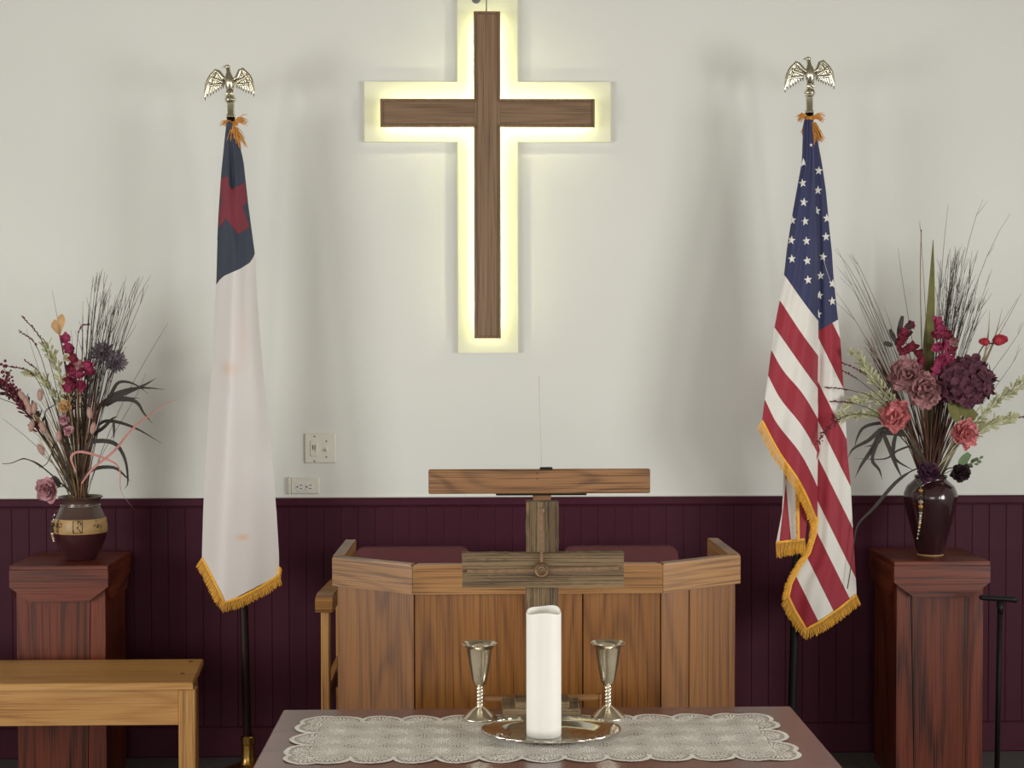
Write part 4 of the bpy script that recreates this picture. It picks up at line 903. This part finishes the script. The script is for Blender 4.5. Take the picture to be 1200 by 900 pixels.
def sprig(th, N, pts, mt='berry', r=.003, dens=2.2, start=.35, Y0=0, leafm=None, spread=1.6, name='berries', stemr=.0012, smt='stem_d'):
    p = spline([W(x, y, (N.y + Y0)) for x, y in pts], 6)
    MB().tube(p, stemr, 5).build('stem', M[smt], th, True)
    mb = MB(); n = len(p)
    for i in range(int(n * start), n - 1):
        L = (p[i + 1] - p[i]).length; m_ = max(1, int(L / r / 2 * dens))
        for q in range(m_):
            c = p[i].lerp(p[i + 1], random.random()) + Vector([random.uniform(-1, 1) * r * spread for _ in range(3)]); mb.ball(c, r * random.uniform(.7, 1.15), 6, 4)
    o = mb.build(name, M[mt], th, True); o['kind'] = 'stuff'
def leafy(th, N, pts, mt, n=26, L=11, w=2.6, Y0=-.03, start=.25):
    p = spline([W(x, y, N.y + Y0) for x, y in pts], 8); MB().tube(p, .0013, 5).build('stem', M[mt], th, True); k_ = N.y / FPX; mb = MB()
    for i in range(n):
        f = start + (1 - start) * i / n; q = min(len(p) - 2, int(f * (len(p) - 1))); d = (p[q + 1] - p[q]).normalized()
        s = Vector((random.uniform(-1, 1), random.uniform(-.8, .5), random.uniform(-.7, 1))); dd = d * 1.0 + s * .95
        mb.petal(p[q] + s * .009, dd, (random.uniform(-.8, .8), -1, .3), L * k_ * random.uniform(.7, 1.1), w * k_ * random.uniform(.7, 1.1), random.uniform(-.2, .3), .3, 0, 3, .6)
    o = mb.build('leaves', M[mt], th, True); o['kind'] = 'stuff'
def spray(th, N, pts, r, Y, mt, npet=5):
    k_ = Y / FPX
    for (x, y) in pts:
        mb = MB(); c = W(x, y, Y + random.uniform(-.025, .012)); f = Vector((random.uniform(-.6, .6), -1, random.uniform(-.3, .6)))
        for q in range(3): floret(mb, c + f.normalized() * q * .003, f, r * k_ * (1 - .2 * q), npet)
        mb.build('blossom', M['p_wine' if mt == 'p_mag' and random.random() < .3 else 'p_dusty' if mt == 'p_mag' and random.random() < .18 else mt], th)
def grassbundle(name, N, label, tips, mt, n, jit, r=.0009, Y0=0, branch=0, cat='dried grass', bow=.3, root=3):
    mb = MB()
    for i in range(n):
        tx, ty = tips[i % len(tips)]; tx += random.uniform(-jit, jit); ty += random.uniform(-jit, jit)
        s = N + Vector((random.uniform(-root, root) * uL, random.uniform(-root, root) * uL, -.05)); e = W(tx, ty, N.y + Y0 + random.uniform(-.06, .06)); d = e - s
        b1 = s + Vector((d.x * random.uniform(.15, .35), d.y * .3, d.z * .45)); b2 = s + Vector((d.x * random.uniform(.6, .85 + bow * .2), d.y * .7, d.z * random.uniform(.75, .85 + bow * .2)))
        P_ = bez(s, b1, b2, e, 8); mb.tube(P_, [r * 1.5] * 3 + [r * 1.2] * 3 + [r, r * .8, r * .5], 4)
        for q in range(branch):
            k_ = random.randint(4, 7); d2 = (P_[k_ + 1] - P_[k_]).normalized(); l = random.uniform(.03, .09); e2 = P_[k_] + (d2 + Vector((random.uniform(-.35, .35), random.uniform(-.2, .2), 0))) * l
            mb.tube([P_[k_], P_[k_].lerp(e2, .5) + Vector((random.uniform(-.003, .003), 0, 0)), e2], [r * .9, r * .8, r * .4], 3)
    o = mb.build(name, M[mt]); rebase(o, N - Vector((0, 0, .05))); tag(o, label, cat, GL if N is NL else GRP, 'stuff'); return o

# ---- right arrangement
grassbundle('dried_stem_bundle', NR, 'dense reddish brown stems fanning up out of the tall dark vase', [(1048, 470), (1060, 470), (1075, 470), (1085, 480), (1095, 475), (1105, 480), (1112, 470), (1125, 480), (1030, 440), (1020, 400)], 'stem_b', 70, 9, .0017, 0, 0, 'dried stems', root=7)
grassbundle('twig_bundle', NR, 'upright dark wispy twigs behind the plum hydrangea', [(1108, 310), (1115, 292), (1120, 300), (1126, 290), (1112, 330), (1130, 330), (1136, 318), (1142, 300), (1145, 330), (1138, 345), (1120, 340), (1104, 340), (1148, 350)], 'stem_d', 46, 7, .0009, .06, 5, 'twigs')
grassbundle('long_grass', NR, 'long thin grass stems arching outward above the tall dark vase', [(978, 292), (999, 299), (1033, 361), (985, 320), (1000, 345), (1107, 236), (1153, 238), (1185, 250), (1078, 257), (1055, 288), (1157, 317), (1195, 345), (1199, 378), (1190, 352), (1150, 350), (982, 345), (1010, 330), (1198, 405)], 'stem_d', 22, 5, .0008, .02, 1)
th = fl('blade_leaf', NR, 'tall pointed olive green blade rising from the tall dark vase', 'leaf')
leaf(th, [W(x, y, NR.y + .02) for x, y in ((1091, 560), (1089, 500), (1086, 440), (1088, 400), (1091, 350), (1092.5, 310), (1093.5, 281))], [.008, .014, .0215, .0195, .013, .0065, .001], 'olive')
th = fl('dried_reed', NR, 'thin straw-coloured reed left of the tall olive blade', 'reed')
MB().tube(spline([NR - Vector((0, 0, .04)), W(1083, 500, NR.y), W(1080, 400, NR.y + .03), W(1078.5, 330, NR.y + .05), W(1079.5, 270, NR.y + .06)]), .0017, 6).build('stem', M['straw'], th, True)
MB().ball(W(1079.5, 270, NR.y + .06), .003, 6, 5).build('tip', M['stem_d'], th, True)
for i, (pts, lab) in enumerate(((((1098, 560), (1120, 510), (1147, 440), (1157, 400), (1160, 362)), 'upright narrow beige blade just left of the red tulip buds'), (((1102, 560), (1128, 505), (1150, 435), (1165, 398), (1175, 360)), 'leaning narrow beige blade between the red tulip buds'))):
    th = fl('beige_blade', NR, lab, 'leaf'); leaf(th, spline([W(x, y, NR.y + .03) for x, y in pts], 3), taper(13, .006, .3), 'beige')
th = fl('peony', NR, 'dusty pink ruffled peony, upper left of the pair beside the olive blade'); c = ruffle(th, 1062, 439, 21, NR.y - .07, 'p_dusty', 60, (-.25, -1, .35)); stem_to(th, NR, c)
th = fl('peony', NR, 'dusty pink ruffled peony, lower right of the pair, touching the plum hydrangea'); c = ruffle(th, 1084, 456, 21, NR.y - .085, 'p_dusty', 60, (.05, -1, .25)); stem_to(th, NR, c)
th = fl('hydrangea', NR, 'large dark plum hydrangea head right of the pink peonies'); c = hydrangea(th, 1130, 448, 32, 26, NR.y - .06, 'p_plum'); stem_to(th, NR, c - Vector((0, 0, .03)), r=.004)
broad(th, 1112, 468, 1143, 490, 8, NR.y - .06, 'olive'); broad(th, 1112, 470, 1122, 494, 6, NR.y - .07, 'olive')
th = fl('carnation', NR, 'coral carnation left of the peonies, above the dark strap leaves'); c = ruffle(th, 1048, 487, 19, NR.y - .09, 'p_coral', 40, (-.4, -1, .2)); stem_to(th, NR, c)
th = fl('carnation', NR, 'coral carnation below the plum hydrangea'); c = ruffle(th, 1132, 508, 18, NR.y - .09, 'p_coral', 40, (.4, -1, .1)); stem_to(th, NR, c)
th = fl('orchid_spray', NR, 'bright magenta blossom spray in front of the olive blade'); spray(th, NR, [(1097, 378), (1102, 386), (1096, 391), (1110, 393), (1117, 400), (1113, 408), (1098, 408), (1106, 404), (1108, 420), (1101, 424), (1097, 434), (1104, 432), (1112, 422)], 8.5, NR.y - .05, 'p_mag'); stem_to(th, NR, W(1104, 385, NR.y - .04), r=.0015)
th = fl('orchid_spray', NR, 'wine red blossom spray with dark leaves above the pink peony'); spray(th, NR, [(1052, 403), (1060, 397), (1064, 409), (1058, 412), (1069, 407), (1066, 380), (1075, 416), (1078, 424), (1060, 390)], 7.5, NR.y - .02, 'p_wine'); stem_to(th, NR, W(1060, 395, NR.y - .015), r=.0015)
for a in ((1052, 396, 1057, 370), (1058, 392, 1068, 378), (1056, 398, 1069, 388), (1050, 402, 1042, 386), (1046, 405, 1035, 402)): broad(th, *a, 3.2, NR.y - .015, 'dkleaf')
th = fl('tulip_bud', NR, 'red tulip buds on a dark stem at the upper right of the tall vase')
for (x, y, s) in ((1155, 401, 6.5), (1170, 399, 9)):
    mb = MB(); k_ = NR.y / FPX; c = W(x, y, NR.y - .01)
    for q in range(6): a = q * 1.047; mb.petal(c + Vector((-s * .8 * k_ if x > 1160 else s * .8 * k_, 0, 0)), Vector((1 if x > 1160 else -1, math.cos(a) * .4, math.sin(a) * .45 + .1)), Vector((0, math.cos(a), math.sin(a))), s * 1.9 * k_, s * .75 * k_, -.25, -.2, 0, 4, .4)
    mb.ball(c, s * .7 * k_, 8, 6); mb.build('bud', M['p_red'], th, True)
MB().tube(spline([NR - Vector((0, 0, .04)), W(1108, 490, NR.y), W(1128, 430, NR.y - .005), W(1143, 420, NR.y - .01), W(1153, 405, NR.y - .01), W(1165, 402, NR.y - .008)]), .0022, 6).build('stem', M['stem_d'], th, True)
th = fl('rose', NR, 'violet rose resting on the rim of the tall dark vase'); c = ruffle(th, 1088, 553, 13, NR.y - .075, 'p_viol', 44, (0, -1, .35), wide=.5); stem_to(th, NR, c + Vector((0, .02, .0)))
th = fl('rose', NR, 'near-black drooping rose with a green leaf right of the tall vase'); c = ruffle(th, 1127, 554, 12, NR.y - .05, 'p_black', 40, (.3, -1, -.3), wide=.5); MB().tube(spline([NR - Vector((0, 0, .04)), W(1108, 551, NR.y - .02), W(1122, 548, NR.y - .04)]), .002, 6).build('stem', M['stem_d'], th, True)
broad(th, 1123, 546, 1136, 531, 5, NR.y - .045, 'green')
th = fl('eucalyptus_sprig', NR, 'tiny grey-green leaf sprig right of the near-black rose', 'sprig'); leafy(th, NR, [(1105, 556), (1120, 549), (1133, 545), (1146, 539)], 'green', 16, 5, 2, -.03, .6)
for lab, pts in (('pale green feathery spray reaching left across the striped flag', [(1085, 545), (1055, 500), (1020, 485), (982, 490)]), ('pale green feathery spray leaning up to the left of the peonies', [(1085, 545), (1050, 480), (1020, 440), (1000, 412)]), ('pale green feathery spray leaning between the flag and coral carnation', [(1085, 545), (1060, 500), (1025, 468), (992, 475)]),
                ('pale green feathery spray reaching up to the right edge', [(1098, 548), (1135, 505), (1170, 470), (1206, 446)]), ('pale green feathery spray drooping right below the other', [(1098, 548), (1135, 512), (1160, 498), (1192, 490)])):
    th = fl('leafy_spray', NR, lab, 'spray'); leafy(th, NR, pts, 'pgreen', 110, 9, 1.25, -.06, .34)
for lab, pts in (('burgundy berry sprig pointing left just under the canton of the flag', [(1085, 545), (1050, 480), (1015, 440), (985, 424)]), ('burgundy berry sprig second from the top beside the flag', [(1085, 545), (1045, 480), (1010, 448), (987, 434)]), ('long burgundy berry sprig lying over the white stripe', [(1085, 545), (1035, 475), (1000, 458), (966, 454)]),
                ('burgundy berry sprig tipped over the red stripe', [(1085, 545), (1035, 490), (1005, 474), (972, 470)]), ('thick burgundy berry sprig drooping across the flag', [(1085, 545), (1030, 490), (985, 490), (959, 517)]), ('burgundy berry sprig leaning up left of the pink peony', [(1085, 545), (1055, 480), (1030, 450), (1008, 433)]), ('burgundy berry sprig at the far right edge', [(1098, 548), (1140, 505), (1170, 492), (1204, 488)])):
    th = fl('berry_sprig', NR, lab, 'sprig'); thick = 'thick' in lab; sprig(th, NR, pts, 'berry', .0034 if thick else .0023, 3.0 if thick else 2.2, .66 if thick else .7, -.085 if pts[-1][0] < 1000 else -.03, spread=3.0 if thick else 1.3)
th = fl('strap_leaf_spray', NR, 'dark curling strap leaves hanging left of the tall dark vase', 'leaf spray')
for pts, w in (([(1060, 505), (1037, 496), (1014, 500), (1005, 512), (1001, 526)], 2.0), ([(1060, 508), (1036, 502), (1018, 516), (1000, 526), (993, 538)], 2.4), ([(1062, 510), (1034, 508), (1024, 524), (1010, 544), (1002, 560)], 3.0), ([(1030, 515), (1022, 538), (1030, 550), (1034, 562)], 2.0), ([(1034, 506), (1040, 520), (1050, 545), (1058, 562)], 2.6),
               ([(1050, 508), (1047, 522), (1049, 538), (1072, 552)], 2.4), ([(1074, 520), (1052, 528), (1036, 538), (1000, 537)], 1.2), ([(1034, 510), (1028, 520), (1012, 524)], 1.6), ([(1034, 512), (1024, 520), (1022, 534)], 1.6)):
    P_ = spline([W(x, y, NR.y - .06 + .004 * i) for i, (x, y) in enumerate(pts)], 4); leaf(th, P_, taper(len(P_), w * uR, .25), 'dkleaf', tw=.5)
MB().tube(spline([NR - Vector((0, 0, .04)), W(1078, 545, NR.y - .02), W(1066, 515, NR.y - .05), W(1050, 503, NR.y - .06), W(1034, 506, NR.y - .056)]), .0016, 6).build('stem', M['stem_d'], th, True)
th = fl('long_leaf', NR, 'long drooping olive-brown leaf falling left from the tall vase rim', 'leaf'); P_ = spline([W(x, y, NR.y - .05) for x, y in ((1085, 548), (1070, 551), (1049, 566), (1024, 595), (1006, 614), (1001, 634), (997, 665), (993, 690))], 4); leaf(th, P_, [uR * w for w in [.8] * 6 + [1.6, 1.9, 2.1, 2.2, 2.1, 2, 1.8, 1.6, 1.4, 1.2, 1, .9, .8, .7] + [.6] * (len(P_) - 20)], 'dkleaf')

# ---- left arrangement
grassbundle('dried_stem_bundle', NL, 'dense dark brown stems standing in the banded vase', [(80, 470), (86, 460), (92, 455), (98, 460), (104, 465), (110, 470), (74, 480), (70, 490), (118, 470), (100, 440), (112, 440)], 'stem_b', 64, 6, .0016, 0, 0, 'dried stems', root=6)
grassbundle('straw_bundle', NL, 'pale straw stems fanning to the left in the banded vase', [(55, 480), (48, 505), (60, 455), (70, 450), (40, 480), (62, 500), (78, 440), (95, 420)], 'straw', 46, 12, .0011, -.02, 0, 'straw', root=6)
grassbundle('twig_bundle', NL, 'tall dark wispy twigs rising above the lavender mums', [(114, 322), (120, 318), (118, 345), (128, 345), (133, 360), (140, 348), (152, 332), (160, 330), (168, 328), (148, 345), (125, 360), (108, 365), (138, 372), (100, 365)], 'stem_d', 36, 7, .0009, .04, 4, 'twigs')
grassbundle('long_grass', NL, 'a few long thin grass stems arching over the banded vase', [(198, 377), (62, 340), (170, 437), (0, 490), (30, 385), (98, 352), (85, 385)], 'stem_d', 7, 2, .0008, .0, 0)
th = fl('calla_leaf', NL, 'tan heart-shaped bloom on a dark stem at upper left of the banded vase')
k_ = NL.y / FPX; a = W(70, 393, NL.y - .03)
mb = MB()
for sgn, ang_, L_ in ((-1, -.42, 20), (1, .16, 25)):
    mb.strap([a + Vector((math.sin(ang_ * (1 - .3 * q / 8)) * L_ * k_ * q / 8, -.012 * math.sin(q * .4), math.cos(ang_) * L_ * k_ * q / 8)) for q in range(9)], [w_ * k_ for w_ in (.6, 1.4, 2.4, 3.4, 4.3, 4.8, 4.6, 3.4, .6)], (sgn * .4, -1, 0))
mb.build('petal', M['p_tan'], th, True)
stem_to(th, NL, a, 'stem_d', .0026)
th = fl('orchid_spray', NL, 'bright magenta blossom spray in the banded vase'); spray(th, NL, [(77, 397), (81, 407), (85, 410), (88, 420), (82, 430), (92, 427), (86, 438), (94, 440), (82, 445), (98, 432), (90, 450), (84, 452), (96, 452), (104, 428), (106, 436), (78, 455)], 7.5, NL.y - .06, 'p_mag'); spray(th, NL, [(79, 420)], 6, NL.y - .06, 'p_cream'); stem_to(th, NL, W(86, 420, NL.y - .05), r=.0016)
th = fl('mum', NL, 'grey lavender shaggy mum, upper left of the two among the twigs'); c = ruffle(th, 120, 413, 14, NL.y + .03, 'p_grey', 60, (.1, -1, .3), wide=.2); stem_to(th, NL, c)
th = fl('mum', NL, 'grey lavender shaggy mum, lower right of the two among the twigs'); c = ruffle(th, 136, 424, 13, NL.y + .02, 'p_grey', 60, (.4, -1, .1), wide=.2); stem_to(th, NL, c)
th = fl('rose', NL, 'pale pink rose hanging over the left rim of the banded vase'); c = ruffle(th, 55, 574, 15, NL.y - .06, 'p_pink', 26, (-.4, -1, -.1), wide=.6, ruf=.08); MB().tube(spline([NL - Vector((0, 0, .04)), W(80, 572, NL.y - .02), W(62, 572, NL.y - .045)]), .002, 6).build('stem', M['green'], th, True); broad(th, 70, 570, 62, 558, 4.5, NL.y - .05, 'dkleaf')
th = fl('strap_leaf_spray', NL, 'dark forked strap leaves reaching right from the banded vase', 'leaf spray')
z1 = lambda L: [(x / 5.295, 310 + y / 5.295) for x, y in L]; z8 = lambda L: [(x / 4.5, 460 + y / 4.5) for x, y in L]
for pts, w in ((z1([(640, 880), (690, 800), (740, 730), (830, 740), (925, 805)]), 2.0), (z1([(640, 880), (690, 840), (800, 790), (900, 745), (970, 705)]), 2.3), (z1([(660, 840), (720, 800), (860, 765), (1025, 775)]), 2.2), (z1([(680, 860), (760, 830), (865, 830)]), 1.8), (z1([(700, 840), (830, 845), (890, 920)]), 2.2), (z8([(520, 170), (560, 150), (640, 160), (740, 200), (855, 270)]), 2.0), (z8([(560, 70), (640, 30), (720, 50), (760, 110), (805, 165)]), 2.2), (z8([(470, 230), (540, 190), (590, 140), (620, 125)]), 2), (z8([(500, 100), (560, 40), (640, 10)]), 2.4)):
    P_ = spline([W(x, y, NL.y + .02 - .004 * i) for i, (x, y) in enumerate(pts)], 4); leaf(th, P_, taper(len(P_), w * uL, .25), 'dkleaf', tw=.4)
MB().tube(spline([NL - Vector((0, 0, .04)), W(104, 540, NL.y), W(113, 505, NL.y + .01), W(122, 475, NL.y + .02), W(130, 462, NL.y + .02)]), .0018, 6).build('stem', M['stem_d'], th, True)
th = fl('long_leaf', NL, 'olive-brown drooping leaf curling down right of the banded vase', 'leaf')
for pts, w in ((z8([(440, 330), (480, 262), (600, 265), (660, 350), (675, 470), (655, 510)]), 2.6), (z8([(430, 470), (490, 405), (600, 395), (660, 440), (690, 470)]), 2.2), (z8([(600, 160), (602, 210), (598, 255)]), 1.6)):
    P_ = spline([W(x, y, NL.y - .05) for x, y in pts], 4); leaf(th, P_, taper(len(P_), w * uL, .3), 'dkleaf', tw=.6)
MB().tube([NL - Vector((0, 0, .04)), W(96, 560, NL.y - .03), W(97, 535, NL.y - .05)], .0016, 6).build('stem', M['stem_d'], th, True)
for lab, pts in (('pink dried ribbon strap curling down over the right of the banded vase', z8([(400, 420), (375, 340), (430, 312), (560, 350), (630, 400), (640, 520), (710, 620)])), ('pink dried ribbon strap rising to the right of the banded vase', z8([(430, 480), (490, 400), (600, 310), (700, 190), (850, 75), (945, 30)]))):
    th = fl('ribbon_strap', NL, lab, 'ribbon'); P_ = spline([W(x, y, NL.y - .07) for x, y in pts], 5); leaf(th, P_, taper(len(P_), 1.5 * uL, .2), 'ribbon', tw=.9); q = P_[0]; MB().tube([NL - Vector((0, 0, .04)), NL.lerp(q, .5), q], .0015, 6).build('stem', M['straw'], th, True)
for lab, pts, thick in (('long burgundy berry sprig at upper left of the banded vase', [(90, 560), (72, 480), (52, 405), (26, 370)], 0), ('burgundy berry sprig just below the longest left sprig', [(88, 560), (66, 480), (44, 408), (23, 388)], 0), ('short burgundy sprig at left with a bare tip', [(88, 560), (70, 490), (48, 440), (28, 421)], 0), ('burgundy sprig slanting left toward the frame edge', [(88, 560), (66, 500), (40, 440), (4, 428)], 0), ('heavy burgundy berry cluster at the left edge', [(85, 565), (45, 500), (16, 455), (2, 425)], 1), ('low burgundy berry cluster pointing left', [(85, 565), (45, 500), (15, 462), (-10, 446)], 1), ('dark knobbed sprig leaning right above the magenta blossoms', [(92, 560), (88, 470), (92, 390), (106, 379)], 0)):
    th = fl('berry_sprig', NL, lab, 'sprig'); sprig(th, NL, pts, 'berry', .0052 if thick else .0022, 3.0 if thick else 2.0, .5 if thick else .66, -.05, spread=2.8 if thick else 1.3)
for lab, pts in (('pale green feathery spray leaning left under the sprigs', [(88, 560), (78, 490), (55, 450), (33, 436)]), ('pale green feathery spray climbing beside the tan bloom', [(90, 560), (82, 480), (66, 430), (54, 402)])):
    th = fl('leafy_spray', NL, lab, 'spray'); leafy(th, NL, pts, 'pgreen', 60, 9, 1.4, -.04, .4)
for lab, pts, mt in (('wine-dark leafy sprig behind the berries at the left edge', [(85, 565), (45, 505), (18, 465), (-4, 440)], 'p_wine'), ('dusky leafy sprig low at the left edge', [(85, 565), (50, 500), (28, 470), (0, 455)], 'stem_d'), ('dark olive filler foliage at the heart of the left arrangement', [(92, 570), (98, 510), (102, 460), (104, 425)], 'dkleaf'), ('brown filler foliage under the magenta blossoms', [(92, 570), (84, 520), (80, 480), (88, 455)], 'stem_b')):
    th = fl('filler_sprig', NL, lab, 'sprig'); leafy(th, NL, pts, mt, 60, 9, 1.5, -.03, .35)
for i, (x, y, a_) in enumerate([(34, 479, .2), (40, 478, -.1), (48, 527, .5), (47, 463, 0), (37, 499, -.2), (50, 501, .4), (109, 502, -.2), (69, 511, -.1), (26, 464, .6), (105, 484, .1), (31, 471, .3)]):
    th = fl('bunny_tail_grass', NL, 'small beige-pink fluffy bunny tail head among the left stems', 'dried grass'); c = W(x, y, NL.y - .07); k_ = NL.y / FPX
    mb = MB().ball(c, 4 * k_, 9, 8, sc=(.85, .85, 1.75), rot=Matrix.Rotation(-a_, 3, 'Y'))
    for q in range(50):
        v = Vector((random.gauss(0, 1), random.gauss(0, 1), random.gauss(0, 1))).normalized(); v = Matrix.Rotation(-a_, 3, 'Y') @ Vector((v.x * .85, v.y * .85, v.z * 1.75)); mb.tube([c + v * 3.6 * k_, c + v * 4.7 * k_ + Vector((0, 0, .002))], [.0004, .0002], 3, cap=False)
    mb.build('head', M['tail'], th, True); stem_to(th, NL, c - Vector((0, 0, .015)), 'straw', .001)
for lab, x, y, r, mt in (('small orange-tan bloom low in the left arrangement', 75.5, 476, 8, 'p_tan'), ('small pink bloom under the orange-tan bloom', 75, 492, 6.5, 'p_pink'), ('small pink bloom lowest above the banded vase', 80, 505, 6.5, 'p_pink')):
    th = fl('small_bloom', NL, lab); c = ruffle(th, x, y, r, NL.y - .08, mt, 18, wide=.55); stem_to(th, NL, c, 'stem_d', .0013)
for lab, pts in (('curly dark willow twig reaching far left of the banded vase', z8([(390, 540), (290, 450), (210, 385), (130, 350), (60, 372), (10, 375)])), ('twisted dark willow twig at left centre of the banded vase', z8([(380, 540), (340, 370), (250, 180), (240, 100), (290, 60), (270, 20)])), ('straight dark twig slanting left in the banded vase', z8([(380, 540), (330, 380), (200, 200), (110, 80), (0, 30)])), ('dark curled twig hooking up at lower left', z8([(390, 545), (330, 420), (275, 320), (290, 270), (250, 370), (205, 395)]))):
    th = fl('willow_twig', NL, lab, 'twig'); P_ = spline([W(x, y, NL.y - .05) for x, y in pts], 5); MB().tube(P_, [.0032 - .0022 * i / len(P_) for i in range(len(P_))], 6).build('stem', M['dkleaf'], th, True)
    P2 = P_[len(P_) // 3:len(P_) * 3 // 4]; leaf(th, P2, taper(len(P2), 1.8 * uL, .1), 'dkleaf', tw=3)
